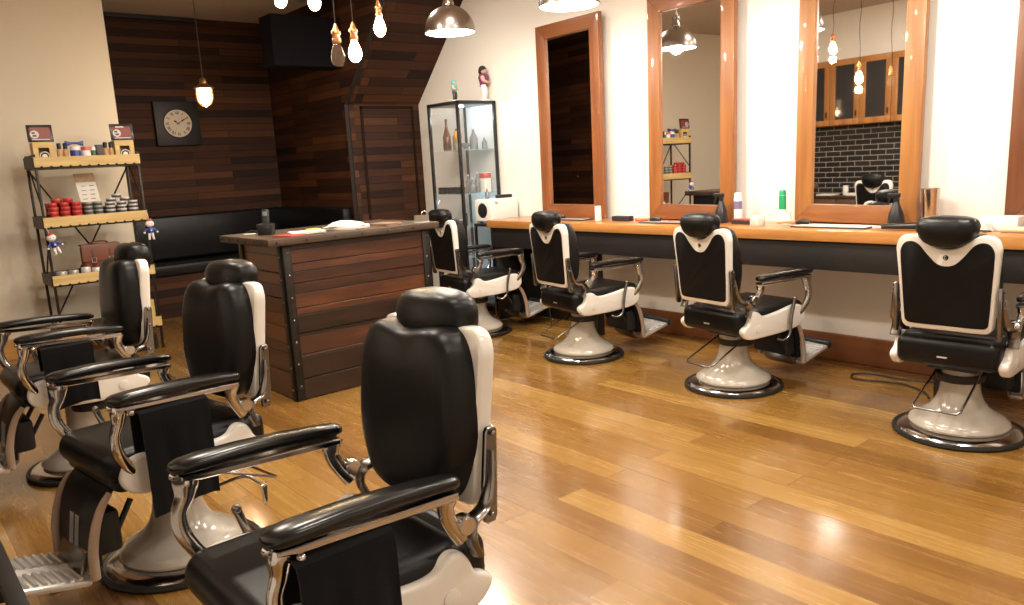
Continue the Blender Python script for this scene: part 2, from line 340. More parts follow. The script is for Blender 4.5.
        lathe(b, [(0, -.02), (.024, -.02), (.028, -.012), (.028, .012), (.024, .02), (0, .02)], 20, (sx*.290, -.155, .655), Matrix.Rotation(R(90), 4, 'Y'))
        tube(b, [(sx*.272, .300, .50), (sx*.290, .335, .545), (sx*.303, .362, .60), (sx*.304, .366, .655), (sx*.300, .350, .70), (sx*.300, .345, .735), (sx*.300, .340, .756)], [.020, .020, .021, .020, .024, .032, .030], 12, 5, (.75, 1.1))
        prism(b, [(-.115, .742), (.31, .744), (.362, .752), (.362, .764), (-.115, .762)], sx*.300-.030, sx*.300+.030, 'x', .004, 1)
        sphere(b, (sx*.300, .376, .762), .011, (1, 1, 1), 10); sphere(b, (sx*.327, .31, .735), .012, (1, 1, 1), 10)
        ar = obj('armrest_frame', b, m_chrome, t)
        b = B(); rings = []
        for y, hw, hh in ((-.130, .012, .006), (-.122, .024, .013), (-.105, .031, .018), (-.04, .034, .020), (.08, .037, .021), (.20, .041, .022), (.31, .044, .022), (.355, .040, .020), (.376, .029, .014), (.386, .012, .006)):
            z = .785 + .010*math.sin((y+.13)/.5*math.pi)
            rings.append([Vector((sx*.300+hw*math.copysign(abs(math.cos(2*math.pi*k/20))**.75, math.cos(2*math.pi*k/20)), y, z+hh*math.copysign(abs(math.sin(2*math.pi*k/20))**.75, math.sin(2*math.pi*k/20)))) for k in range(20)])
        loft(b, rings); obj('armrest_pad', b, mat('glossy_black_leather', (.006, .006, .0065), .24, spec=.5), t, ang=70)
    # recline lever at the right front
    b = B(); tube(b, [(.298, .06, .365), (.318, .11, .355), (.324, .155, .39), (.318, .175, .50), (.318, .205, .61)], [.007, .009, .009, .012, .013], 10, 5); sphere(b, (.318, .208, .618), .015, (1, 1, 1), 12); obj('recline_lever', b, m_dchrome, t)
    # leg rest
    b = B()
    P = smooth([(.372, .44, 0), (.405, .40, 0), (.435, .33, 0), (.455, .24, 0), (.462, .15, 0)], 4); q = [(p.x, p.y) for p in P]
    prism(b, q+[(a-.032, c-.004) for a, c in reversed(q)], -.175, .175, 'x', .006, 2); lr = obj('leg_rest', b, m_leather, t)
    b = B()
    for k in (-3, -2, -1, 1, 2, 3):
        tube(b, [(k*.013, .447, .32), (k*.013, .468, .19)], .0022, 6, 1, sm=False)
    obj('leg_rest_trim', b, m_alu, lr)
    for sx in (1, -1):
        b = B(); tube(b, [(sx*.188, .375, .425), (sx*.19, .412, .38), (sx*.19, .442, .31), (sx*.19, .463, .22), (sx*.19, .468, .115)], [.010, .013, .015, .016, .016], 10, 4, (.8, 1.2)); obj('leg_rest_rail', b, m_tan, t)
    b = B(); rbox(b, -.15, .15, .335, .435, .17, .34, .02); tube(b, [(-.12, .28, .35), (-.12, .36, .22)], .012, 8, 1, sm=False); tube(b, [(.12, .28, .35), (.12, .36, .22)], .012, 8, 1, sm=False); obj('leg_rest_housing', b, m_rubber, t)
    # foot plate
    FT = Rx(R(15), (0, .48, .10))
    b = B(); tb = B(); rbox(tb, -.180, .180, .475, .765, .088, .116, .010); merge(b, tb, FT); fp = obj('footplate', b, m_alu, t)
    b = B(); tb = B()
    for bx in ((-.165, -.035), (.035, .165)):
        for k in range(8):
            y = .515+k*.030; tube(tb, [(bx[0], y, .119), (bx[1], y, .119)], .008, 8, 1, sm=False)
    for k in range(4): tube(tb, [(-.022+k*.0147, .50, .117), (-.022+k*.0147, .75, .117)], .004, 6, 1, sm=False)
    merge(b, tb, FT); obj('footplate_ribs', b, m_alu, fp)
    b = B(); tb = B(); rbox(tb, -.190, .190, .752, .795, .084, .142, .016, 3); merge(b, tb, FT); obj('footplate_edge', b, m_rubber, fp)
    b = B(); prism(b, [(.40, .22), (.47, .20), (.50, .115), (.62, .112), (.60, .085), (.46, .08), (.42, .12)], -.12, .12, 'x', .008, 2); obj('footplate_bracket', b, m_dchrome, t)
    # pump lever
    b = B(); tube(b, [(.105, -.02, .36), (.112, -.16, .30), (.115, -.34, .222), (.10, -.362, .212), (-.10, -.362, .212), (-.115, -.34, .222), (-.112, -.16, .30), (-.105, -.02, .36)], .0062, 8, 3, sm=False); obj('pump_lever', b, m_dchrome, t)
    return t
def towel_bm(y0, y1, zin, zout, sl=0.):
    """towel draped over the left arm rest (x about -.300)"""
    b = B(); rings = []; n = 14
    for i in range(n+1):
        f = i/n; y = y0+(y1-y0)*f; wv = .005*math.sin(f*9+1)+.003*math.sin(f*21)
        x0 = -.300; zo = zout+.012*math.sin(f*5)+sl*f; zi = zin+.01*math.cos(f*6)
        path = [(x0+.046+wv, zi), (x0+.046+wv*.6, .66), (x0+.044, .72), (x0+.034, .740), (x0-.034, .742), (x0-.048, .735), (x0-.056, .70), (x0-.060+wv*.5, .62), (x0-.064+wv, .50), (x0-.064+wv*1.5, zo)]
        inn = [(x0+(px-x0)*.86, z-.006 if z > .73 else z) for px, z in path]
        rings.append([Vector((px, y, z)) for px, z in path]+[Vector((px, y, z)) for px, z in reversed(inn)])
    loft(b, rings); return b
# base world position, facing azimuth, seat lift
CH_POS = [(-1.605, 4.496, 92.3, 0), (-3.035, 4.505, 81.5, 0), (-4.465, 4.475, 80.5, 0), (-5.933, 4.487, 83.0, 0), (-1.84, .932, -89.3, .045), (-3.365, .93, -81.8, .04), (-4.907, .912, -88.5, .055)]
CH_LAB = ['black and white barber chair by the worktop nearest the right edge, seen straight from behind',
          'black and white barber chair at the worktop, second from the right of the picture',
          'black and white barber chair by the worktop in front of the darkest mirror',
          'black and white barber chair farthest back at the worktop, beside the reception desk corner',
          'large black barber chair nearest the camera with a towel over its arm',
          'black barber chair between the nearest chair and the product shelf, towel hanging on its arm',
          'black barber chair at the left edge in front of the product shelf']
BASE_OFF = [(0, 0), (-.012, -.015), (-.005, -.01), (0, 0), (0, 0), (-.03, -.04), (-.05, -.05)]
c0 = make_chair(CH_LAB[0]); chairs = [c0]
for i in range(1, 7): chairs.append(dup(c0, (0, 0, 0), 0, CH_LAB[i]))
BASEP = ('rubber_floor_ring', 'base_plate', 'pedestal')
for c, (x, y, a, dz), (ox, oy) in zip(chairs, CH_POS, BASE_OFF):
    c.location = (x, y, 0); c.rotation_euler = (0, 0, R(a-90)); c['group'] = 'barber chairs'
    off = Matrix.Rotation(-R(a-90), 3, 'Z') @ Vector((ox, oy, 0))
    for k in c.children:
        if k.name.split('.')[0] in BASEP: k.location = off
        else:
            k.location.z = dz
            if x > -7 and y > 2 and c is not chairs[0] and k.name.split('.')[0] in ('back_cushion', 'back_shell', 'headrest', 'headrest_bracket', 'back_hinge'): k.location.y -= .034
for c in chairs[4:]:
    for k in c.children:
        if k.name.split('.')[0] in ('armrest_frame', 'armrest_pad'):
            a_ = R(2.6); pv = Vector((0, .1, .70)); k.rotation_euler = (a_, 0, 0)
            k.location = pv - Matrix.Rotation(a_, 3, 'X') @ pv + Vector((0, 0, k.location.z))
    for k in c.children:
        if k.name.split('.')[0] in ('back_cushion', 'back_shell', 'headrest', 'headrest_bracket'): k.location += Vector((0, -.028, -.012 if 'headrest' in k.name else .006))
        if k.name.split('.')[0] == 'headrest': k.scale.z = 1.16; k.location.z -= .16*1.075+.016
        if k.name.split('.')[0] == 'back_hinge': k.location += Vector((0, -.020, 0))
for c in chairs: del c['group']
def in_chair(o, i): 
    x, y, a, dz = CH_POS[i]; o.location = (x, y, dz); o.rotation_euler = (0, 0, R(a-90))
tw = tag(obj('towel', towel_bm(.09, .33, .60, .40), m_cloth), 'black towel hung over the arm of the nearest barber chair', 'towel'); in_chair(tw, 4)
tw = tag(obj('towel', towel_bm(.03, .29, .56, .35), m_cloth), 'black towel hung over the arm of the second nearest left-hand barber chair', 'towel'); in_chair(tw, 5)
tw = tag(obj('towel', towel_bm(.04, .28, .60, .42), m_cloth), 'black towel hung over the arm of the barber chair at the left edge', 'towel'); in_chair(tw, 6)
tw = tag(obj('towel', towel_bm(.04, .22, .58, .42, -.05), m_cloth), 'black towel on the left arm of the barber chair nearest the right edge', 'towel'); in_chair(tw, 0)
# chrome foot pedal on the second left-hand chair
b = B(); tube(b, [(-.09, -.05, .30), (-.17, -.17, .335), (-.20, -.23, .29)], .007, 8, 4); obj('pedal_rod', b, m_dchrome, chairs[5])
b = B(); prism(b, [(-.024, .035), (.024, .035), (.012, -.055), (0, -.065), (-.012, -.055)], -.006, .006, 'y', .003, 1, Matrix.Translation((-.205, -.24, .25)) @ Matrix.Rotation(R(-60), 4, 'Z')); pd = obj('foot_pedal', b, m_chrome, chairs[5])
b = B(); prism(b, [(-.015, .026), (.015, .026), (.006, -.045), (-.006, -.045)], -.009, .009, 'y', .002, 1, Matrix.Translation((-.205, -.24, .25)) @ Matrix.Rotation(R(-60), 4, 'Z')); obj('pedal_pad', b, m_rubber, pd)

# ------------------------------------------------------------------ north worktop, fascia, supports
WT = 1.035
b = B(); rbox(b, -6.30, 2.4, 4.965, D-.001, .962, WT, .004); tag(obj('worktop', b, m_top), 'long honey-coloured wooden worktop running under the framed mirrors', 'worktop')
t = thing('counter_support', 'black painted boards and legs carrying the long wooden worktop', 'counter base', (0, 0, 0))
box1('fascia_board', -6.26, 2.4, 4.99, 5.02, .765, .962, m_fascia, t, .003)
box1('end_panel', -6.26, -6.22, 5.02, 5.51, 0, .962, m_fascia, t, .003)
box1('cupboard_front', -6.22, -5.62, 5.38, 5.41, 0, .962, m_fascia, t, .003)
for x in (-4.93, -1.95, .6): box1('leg', x, x+.09, 5.03, 5.12, 0, .962, m_fascia, t, .004)
# ------------------------------------------------------------------ mirrors
def framed_mirror(xc, label, wd=.90, rz=-2.0, lean=-.3, y=5.462, m_honey=m_honey, m_honeyx=m_honeyx, skew=.8):
    t = thing('framed_mirror', label, 'mirror', (xc, y, WT+.002+.45*math.sin(R(skew)))); H = 1.860; h = wd/2; fw_ = .128
    t.rotation_euler = (R(lean), R(skew), R(rz))
    for nm, x0, x1, m in (('left', -h, -h+fw_, m_honey), ('right', h-fw_, h, m_honey)):
        b = B(); s = 1 if x0 < 0 else -1; xo, xi = (x0, x1) if s > 0 else (x1, x0)
        prism(b, [(xo, 0), (xi, fw_), (xi, H-fw_), (xo, H)], -.032, .016, 'y', .004, 2); obj('frame_stile', b, m_honey, t)
    for z0, z1 in ((0, fw_), (H, H-fw_)):
        b = B(); prism(b, [(-h, z0), (h, z0), (h-fw_, z1), (-h+fw_, z1)], -.032, .016, 'y', .004, 2); obj('frame_rail', b, m_honeyx, t)
    box1('mirror_glass', -h+fw_-.01, h-fw_+.01, -.008, 0, fw_-.01, H-fw_+.01, m_mirror, t, 0, sm=False)
    box1('backing_board', -h+.02, h-.02, .002, .014, .02, H-.02, m_fascia, t, 0, sm=False)
    return t
framed_mirror(-5.515, 'tall wood-framed mirror beside the display cabinet, reflecting only dark wall', m_honey=m_redpine, m_honeyx=m_redpinex, skew=.2, rz=-3.2, y=5.452)
framed_mirror(-4.105, 'tall wood-framed mirror reflecting the product shelf and beige wall', m_honey=m_midpine, m_honeyx=m_redpinex, skew=.6, rz=-3.2, y=5.452)
framed_mirror(-2.70, 'tall wood-framed mirror reflecting hanging bulbs, cupboards and black tiles')
framed_mirror(-1.29, 'dark brown wood-framed mirror cut off by the right edge', m_honey=grain_mat('walnut_stain', [(.11, .035, .012), (.20, .072, .026)], .42, 2, .5, .2), m_honeyx=grain_mat('walnut_stain_horizontal', [(.11, .035, .012), (.20, .072, .026)], .42, 0, .5, .2))  # walnut deepened, with the shadow over this frame put into the colour

# ------------------------------------------------------------------ south side, seen in the mirrors
m_tile = bpy.data.materials.new('black_glazed_tiles'); m_tile.use_nodes = True
nt = m_tile.node_tree; tc = nt.nodes.new('ShaderNodeTexCoord'); sp = nt.nodes.new('ShaderNodeSeparateXYZ'); cb = nt.nodes.new('ShaderNodeCombineXYZ')
nt.links.new(tc.outputs['Object'], sp.inputs[0]); nt.links.new(sp.outputs[0], cb.inputs[0]); nt.links.new(sp.outputs[2], cb.inputs[1])
br = nt.nodes.new('ShaderNodeTexBrick'); nt.links.new(cb.outputs[0], br.inputs[0]); br.inputs['Scale'].default_value = 1; br.inputs['Brick Width'].default_value = .235; br.inputs['Row Height'].default_value = .078
br.inputs['Mortar Size'].default_value = .004; br.inputs['Color1'].default_value = (.010, .010, .011, 1); br.inputs['Color2'].default_value = (.018, .017, .018, 1); br.inputs['Mortar'].default_value = (.42, .37, .32, 1)
nt.links.new(br.outputs['Color'], nt.nodes['Principled BSDF'].inputs['Base Color']); nt.nodes['Principled BSDF'].inputs['Roughness'].default_value = .35
b = B(); rbox(b, -8.74, -4.2, -.4, -.388, 0, 1.93); struct('wall_tiles', b, m_tile)
def cupboard(x, label):
    t = thing('wall_cupboard', label, 'cupboard', (x, -.398, 1.93)); W = .46; Hc = .93
    b = B()
    for a in ((0, W, 0, .30, 0, .02), (0, W, 0, .30, Hc-.02, Hc), (0, .02, 0, .30, .02, Hc-.02), (W-.02, W, 0, .30, .02, Hc-.02), (.02, W-.02, 0, .012, .02, Hc-.02)): rbox(b, *a)
    obj('carcass', b, m_honeyx, t, False)
    b = B(); fr = .085
    for a in ((.003, W-.003, .30, .322, .003, fr), (.003, W-.003, .30, .322, Hc-fr, Hc-.003), (.003, fr, .30, .322, fr, Hc-fr), (W-fr, W-.003, .30, .322, fr, Hc-fr)): rbox(b, *a, .002)
    d = obj('door', b, m_honey, t); box1('pane', fr, W-fr, .306, .312, fr, Hc-fr, mat('smoked_glass', (.05, .045, .045), .05, alpha=.75), d, 0, sm=False)
    box1('handle', W-.05, W-.035, .322, .345, .12, .20, m_blackplastic, d, .003)
    return t
cu = cupboard(-8.2, 'wooden glass-door wall cupboard above the black tiles, seen in the mirror')
for k in range(1, 8): dup(cu, (-8.2+.463*k, -.398, 1.93), 0, group='wall cupboards over the black tiles')
cu['group'] = 'wall cupboards over the black tiles'
for o in list(bpy.data.objects):
    if o.name.startswith('wall_cupboard'): o['label'] = 'honey wooden glass-door wall cupboard in the row above the black tiles, reflected in the mirror'
# south worktop: its black front board shows at the bottom left corner
b = B(); rbox(b, -5.15, -1.05, -.395, .05, .962, WT, .004); tag(obj('worktop', b, m_top), 'second long wooden worktop, on the camera side of the room facing the left-hand chairs', 'worktop')
t = thing('counter_support', 'black foot rail and boards crossing the bottom left corner, part of the left-hand counter', 'counter base')
box1('fascia_board', -5.13, -1.06, .0, .03, .74, .962, m_fascia, t, .003)
box1('foot_rail', -5.2, -1.3, .195, .25, .262, .30, m_fascia, t, .004)
for x in (-5.1, -2.62, -1.4): box1('rail_bracket', x, x+.03, -.02, .20, .235, .262, m_fascia, t, .003)
for x in (-5.12, -3.3, -1.2): box1('leg', x, x+.08, -.09, -.01, 0, .962, m_fascia, t, .004)

# ------------------------------------------------------------------ reception desk
t = thing('reception_desk', 'reception desk clad in reddish reclaimed planks with dark steel corners', 'desk', (-5.17, 2.26, 0))
DL, DW, DH = 1.22, .76, 1.128
b = B(); rbox(b, -DW, -.012, .012, DL-.012, .0, DH, 0); obj('carcass', b, m_fascia, t, False)
rr = random.Random(3)
def cladding(name, horiz, n, m):
    b = B(); z = .004
    hs = [rr.uniform(.8, 1.25) for _ in range(n)]; s = (DH-.01)/sum(hs)
    for h in hs:
        th = rr.uniform(.004, .016); hh = h*s
        if horiz == 'y': rbox(b, -.013, th, .03, DL-.03, z+.002, z+hh-.002, .003, 1)
        else: rbox(b, -DW+.03, -.03, -th, .013, z+.002, z+hh-.002, .003, 1)
        z += hh
    return obj(name, b, m, t)
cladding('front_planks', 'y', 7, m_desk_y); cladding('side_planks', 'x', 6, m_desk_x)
def corner(x, y, sx, sy):
    b = B(); r_ = .006
    rbox(b, min(x, x-sx*.075), max(x, x-sx*.075), min(y, y-sy*.018), max(y, y-sy*.018), 0, DH, r_)
    rbox(b, min(x, x-sx*.018), max(x, x-sx*.018), min(y, y-sy*.075), max(y, y-sy*.075), 0, DH, r_)
    o = obj('corner_trim', b, m_steelblk, t)
    b = B()
    for k in range(7):
        z = .08+k*.16
        sphere(b, (x-sx*.045, y, z), .010, (1, .7, 1), 8); sphere(b, (x, y-sy*.045, z+.03), .010, (.7, 1, 1), 8)
    obj('corner_studs', b, m_dchrome, o)
corner(.022, -.022, 1, -1); corner(.022, DL+.004, 1, 1); corner(-DW, -.022, -1, -1)
b = B(); rbox(b, -DW-.07, .075, -.13, DL+.06, DH, DH+.050, .004); tp = obj('desk_top', b, m_oldwood, t)
b = B()
for k in range(6): sphere(b, (-DW-.02+k*.155, -.131, DH+.026), .0085, (1, .6, 1), 8)
for k in range(6): sphere(b, (.086, -.07+k*.22, DH+.026), .0085, (.6, 1, 1), 8)
obj('top_studs', b, m_steelblk, tp)
DT = DH+.051
# things on the desk
t = thing('cordless_phone', 'black cordless phone standing in its charging cradle on the reception desk', 'phone', (-5.60, 2.34, DT), R(50))
b = B(); prism(b, [(-.05, 0), (.05, 0), (.058, .075), (.045, .082), (-.045, .082), (-.058, .075)], -.045, .045, 'y', .006, 2); obj('cradle', b, m_blackplastic, t)
b = B(); tb = B(); rbox(tb, -.026, .026, -.014, .014, .04, .185, .009, 3); merge(b, tb, Rx(R(-10), (0, 0, .04))); hs = obj('handset', b, m_blackplastic, t)
b = B(); tb = B(); rbox(tb, -.018, .018, -.0155, -.0135, .135, .168, .001); merge(b, tb, Rx(R(-10), (0, 0, .04))); obj('screen', b, mat('phone_screen', (.12, .15, .15), .2), hs)
b = B(); rbox(b, -.035, .035, -.02, .02, .012, .018, .002); rbox(b, -.06, .06, -.03, .03, 0, .010, .003); tag(obj('card_wallet', b, m_blackplastic, loc=(-5.90, 2.36, DT)), 'small black card wallet at the far corner of the reception desk', 'wallet').rotation_euler = (0, 0, .4)
b = B(); rbox(b, -.04, .04, -.025, .025, 0, .004, .001); tag(obj('business_card', b, m_paper, loc=(-5.80, 2.29, DT)), 'white business card beside the phone on the desk', 'card').rotation_euler = (0, 0, .9)
b = B(); rbox(b, -.10, .10, -.07, .07, 0, .006, .001); tag(obj('red_leaflet', b, mat('red_print', (.42, .05, .05), .5), loc=(-5.26, 2.36, DT)), 'red leaflet lying on the reception desk near the phone', 'leaflet').rotation_euler = (0, 0, .3)
def sheetstack(name, x, y, w_, d_, n, rz, label, cat, m=m_paper, hz=.004):
    b = B(); r2 = random.Random(int(x*1000))
    for k in range(n):
        tb = B(); rbox(tb, -w_/2, w_/2, -d_/2, d_/2, k*hz, (k+.8)*hz, 0); merge(b, tb, Matrix.Rotation(r2.uniform(-.12, .12), 4, 'Z'))
    o = obj(name, b, m, loc=(x, y, DT)); o.rotation_euler = (0, 0, rz); return tag(o, label, cat)
sheetstack('paper_stack', -5.33, 2.53, .24, .18, 4, 1.3, 'white paper sheets lying flat on the middle of the reception desk', 'paper')
sheetstack('open_booklet', -5.36, 2.87, .28, .22, 6, .6, 'open white booklet with curled pages on the desk', 'booklet')
sheetstack('brochure', -5.27, 3.16, .21, .15, 5, .2, 'brown printed brochure near the right end of the reception desk', 'brochure', mat('brown_print', (.30, .17, .10), .5))
b = B(); prism(b, [(-.14, .0), (-.10, .022), (-.04, .034), (.04, .030), (.12, .012), (.14, 0)], -.09, .09, 'y', .002, 1); o = tag(obj('folded_magazine', b, m_paper, loc=(-5.36, 2.87, DT+.0245)), 'white magazine with bent cover on top of the booklet', 'magazine'); o.rotation_euler = (0, 0, 1.1)
b = B(); lathe(b, [(0, 0), (.018, .0), (.02, .006), (.014, .012), (0, .014)], 16, (0, 0, 0), Matrix.Scale(3, 4, (1, 0, 0))); o = tag(obj('yellow_highlighter', b, mat('yellow_plastic', (.65, .60, .12), .4), loc=(-5.33, 2.58, DT+.0165)), 'yellow highlighter pen lying on the desk papers', 'pen'); o.rotation_euler = (0, 0, 1.4)
t = thing('brochure_holder', 'small clear and silver holder at the right end of the reception desk', 'holder', (-5.15, 3.41, DT), 1.2)
m_hold = mat('dull_grey_metal', (.35, .34, .33), .35, .6)
box1('holder_base', -.06, .06, -.035, .035, 0, .012, m_alu, t, .003)
b = B(); prism(b, [(-.035, .01), (-.03, .01), (-.040, .06), (-.046, .06)], -.055, .055, 'x', .001, 1); prism(b, [(.0, .01), (.005, .01), (-.01, .06), (-.016, .06)], -.055, .055, 'x', .001, 1); obj('holder_plate', b, m_hold, t)
b = B(); tube(b, [(.03+.022*math.cos(a), .01, .065+.022*math.sin(a)) for a in [k*math.pi/6 for k in range(13)]], .004, 6, 1, sm=False); tube(b, [(.03, .01, .043), (.03, .01, .010)], .004, 6, 1, sm=False); obj('clip_ring', b, m_chrome, t)

# ------------------------------------------------------------------ bench in the recess
t = thing('upholstered_bench', 'black upholstered wall bench in the dark recess behind the reception desk', 'bench', (-10.2, 2.23, 0))
b = B(); rbox(b, .01, .50, .02, 2.27, .0, .50, .004); rbox(b, .01, 1.95, 1.84, 2.27, 0, .50, .004); obj('bench_box', b, m_darkx, t, False)
b = B(); rbox(b, .01, .54, .02, 2.27, .50, .64, .03, 3); rbox(b, .50, 1.95, 1.80, 2.27, .50, .64, .03, 3); obj('seat_cushion', b, m_leather, t)
b = B(); rbox(b, .01, .13, .02, 2.27, .66, 1.19, .03, 3); rbox(b, .10, 1.95, 2.16, 2.28, .66, 1.19, .03, 3); obj('back_cushion', b, m_leather, t)
# ------------------------------------------------------------------ clock on the plank wall
t = thing('wall_clock', 'square dark wall clock with round cream dial and roman numerals on the plank wall', 'clock', (-10.198, 3.263, 2.303))
b = B(); rbox(b, 0, .07, -.265, .265, -.265, .265, .008); obj('clock_case', b, m_fascia, t)
RY = Matrix.Rotation(R(90), 4, 'Y')
b = B(); lathe(b, [(0, 0), (.165, 0), (.165, .006), (0, .006)], 48, (.07, 0, 0), RY); obj('clock_dial', b, mat('cream_dial', (.62, .52, .40), .5, var=.1, vscale=12), t)
b = B(); lathe(b, [(.163, 0), (.175, 0), (.175, .012), (.163, .012)], 48, (.069, 0, 0), RY)
# (ring: open centre kept clear)
b.free(); b = B(); tube(b, [(.074, .17*math.cos(a), .17*math.sin(a)) for a in [k*math.pi/24 for k in range(49)]], .006, 8, 1, sm=False); obj('clock_rim', b, m_steelblk, t)
NUM = ['XII', 'I', 'II', 'III', 'IIII', 'V', 'VI', 'VII', 'VIII', 'IX', 'X', 'XI']
b = B()
def stroke(b, p, q, wd):  # flat bar on the dial, coordinates: right (viewer), up
    d = (Vector(q)-Vector(p)); n = Vector((-d.y, d.x)).normalized()*wd/2
    c = [Vector(p)+n, Vector(q)+n, Vector(q)-n, Vector(p)-n]
    t_ = [b.verts.new((.0785, v.x, v.y)) for v in c]; t2 = [b.verts.new((.0765, v.x, v.y)) for v in c]
    b.faces.new(t_); b.faces.new(list(reversed(t2)))
    for i in range(4): b.faces.new((t_[i], t2[i], t2[(i+1) % 4], t_[(i+1) % 4]))
for i, s in enumerate(NUM):
    a = math.pi/2 - i*math.pi/6; wds = {'I': .011, 'V': .024, 'X': .024}; tot = sum(wds[c] for c in s); x = -tot/2; hgt = .036
    ca, sa = math.cos(a), math.sin(a)
    def T(u, v): return (ca*(.128+v)+sa*u, sa*(.128+v)-ca*u)
    for c in s:
        w_ = wds[c]; x0, x1 = x+.002, x+w_-.002
        if c == 'I': stroke(b, T((x0+x1)/2, -hgt/2), T((x0+x1)/2, hgt/2), .006)
        if c == 'V': stroke(b, T(x0, hgt/2), T((x0+x1)/2, -hgt/2), .006); stroke(b, T(x1, hgt/2), T((x0+x1)/2, -hgt/2), .003)
        if c == 'X': stroke(b, T(x0, hgt/2), T(x1, -hgt/2), .006); stroke(b, T(x1, hgt/2), T(x0, -hgt/2), .003)
        x += w_
obj('numerals', b, mat('dark_ink', (.02, .013, .01), .6), t, False)
def hand(name, ang, ln, wd):
    b = B(); a = math.pi/2-ang
    stroke(b, (-.02*math.cos(a), -.02*math.sin(a)), (ln*math.cos(a), ln*math.sin(a)), wd); stroke(b, (ln*.5*math.cos(a), ln*.5*math.sin(a)), (ln*.8*math.cos(a), ln*.8*math.sin(a)), wd*2.2)
    o = obj(name, b, mat('dark_ink', (.02, .013, .01), .6), t, False); o.location.x = .003
hand('hour_hand', R(-52), .06, .009); hand('minute_hand', R(58), .11, .007)

# ------------------------------------------------------------------ hanging lights
def cable(b, x, y, z0, z1, r=.003, wob=0.):
    n = 8; tube(b, [(x+wob*math.sin(k*1.9), y+wob*math.cos(k*2.3)*.7*(0 < k < n), z0+(z1-z0)*k/n) for k in range(n+1)], r, 6, 3)
def bulb_pendant(x, y, z, lit, label, power=9):
    """z = centre of the glass"""
    t = thing('bulb_pendant', label, 'pendant light', (x, y, z))
    b = B(); cable(b, 0, 0, .16, CH-z-.02, .0032, .006); obj('cord', b, m_cord, t)
    b = B(); lathe(b, [(0, CH-z), (.05, CH-z), (.05, CH-z-.018), (.03, CH-z-.025), (0, CH-z-.025)], 24); obj('ceiling_rose', b, m_brass, t)
    b = B(); lathe(b, [(0, .06), (.024, .06), (.026, .066), (.026, .078), (.021, .082), (.021, .105), (.026, .109), (.026, .120), (.018, .130), (.012, .150), (.006, .165), (0, .165)], 20); obj('lamp_holder', b, m_brass, t)
    b = B(); lathe(b, [(0, -.070), (.014, -.068), (.028, -.058), (.037, -.040), (.040, -.018), (.036, .006), (.026, .032), (.017, .052), (.014, .062), (0, .062)], 20); obj('glass_bulb', b, m_bulb if lit else m_amber, t)
    if lit: lamp('bulb_light', 'POINT', (0, 0, -.13), power, (1, .68, .36), .035, parent=t)
bulb_pendant(-4.39, 2.52, 2.33, True, 'lit filament bulb hanging lowest, right beside the unlit one')
bulb_pendant(-4.78, 2.95, 2.565, True, 'lit filament bulb in copper holder hanging nearest the metal dome lamp')
bulb_pendant(-4.74, 2.46, 2.69, True, 'lit filament bulb cut by the top edge, right one of that pair')
bulb_pendant(-5.03, 2.37, 2.75, True, 'lit filament bulb cut by the top edge, left one of that pair')
bulb_pendant(-4.17, 2.28, 2.27, False, 'unlit bulb in a copper holder hanging beside the lowest lit bulb')
# caged pendant in the recess
t = thing('cage_pendant', 'small caged glass pendant lamp glowing beside the wall clock', 'pendant light', (-8.05, 2.885, 2.44))
b = B(); cable(b, 0, 0, .15, CH-2.44-.02, .004); obj('cord', b, m_cord, t)
b = B(); lathe(b, [(0, CH-2.44), (.06, CH-2.44), (.06, CH-2.46), (0, CH-2.465)], 20); obj('ceiling_rose', b, m_steelblk, t)
b = B(); lathe(b, [(0, .06), (.095, .055), (.10, .062), (.06, .085), (.04, .10), (.035, .14), (.015, .16), (0, .16)], 24); obj('lamp_cap', b, mat('aged_brass', (.25, .14, .06), .4, .9), t)
b = B(); lathe(b, [(0, -.105), (.03, -.10), (.055, -.08), (.068, -.045), (.070, 0), (.066, .055), (0, .055)], 24); obj('glass_dome', b, mat('glowing_jar', (1, .85, .55), .3, emit=(1, .72, .34), estr=6), t)
b = B()
for k in range(6):
    a = k*math.pi/3; c_, s_ = math.cos(a), math.sin(a); tube(b, [(.078*c_, .078*s_, .055), (.08*c_, .08*s_, 0), (.076*c_, .076*s_, -.05), (.05*c_, .05*s_, -.10), (0, 0, -.122)], .0035, 6, 4)
for z, r_ in ((.01, .08), (-.05, .076)): tube(b, [(r_*math.cos(q*math.pi/12), r_*math.sin(q*math.pi/12), z) for q in range(25)], .003, 6, 1, sm=False)
obj('wire_cage', b, mat('aged_brass', (.25, .14, .06), .4, .9), t)
lamp('cage_light', 'POINT', (0, 0, -.17), 13, (1, .70, .42), .05, parent=t)
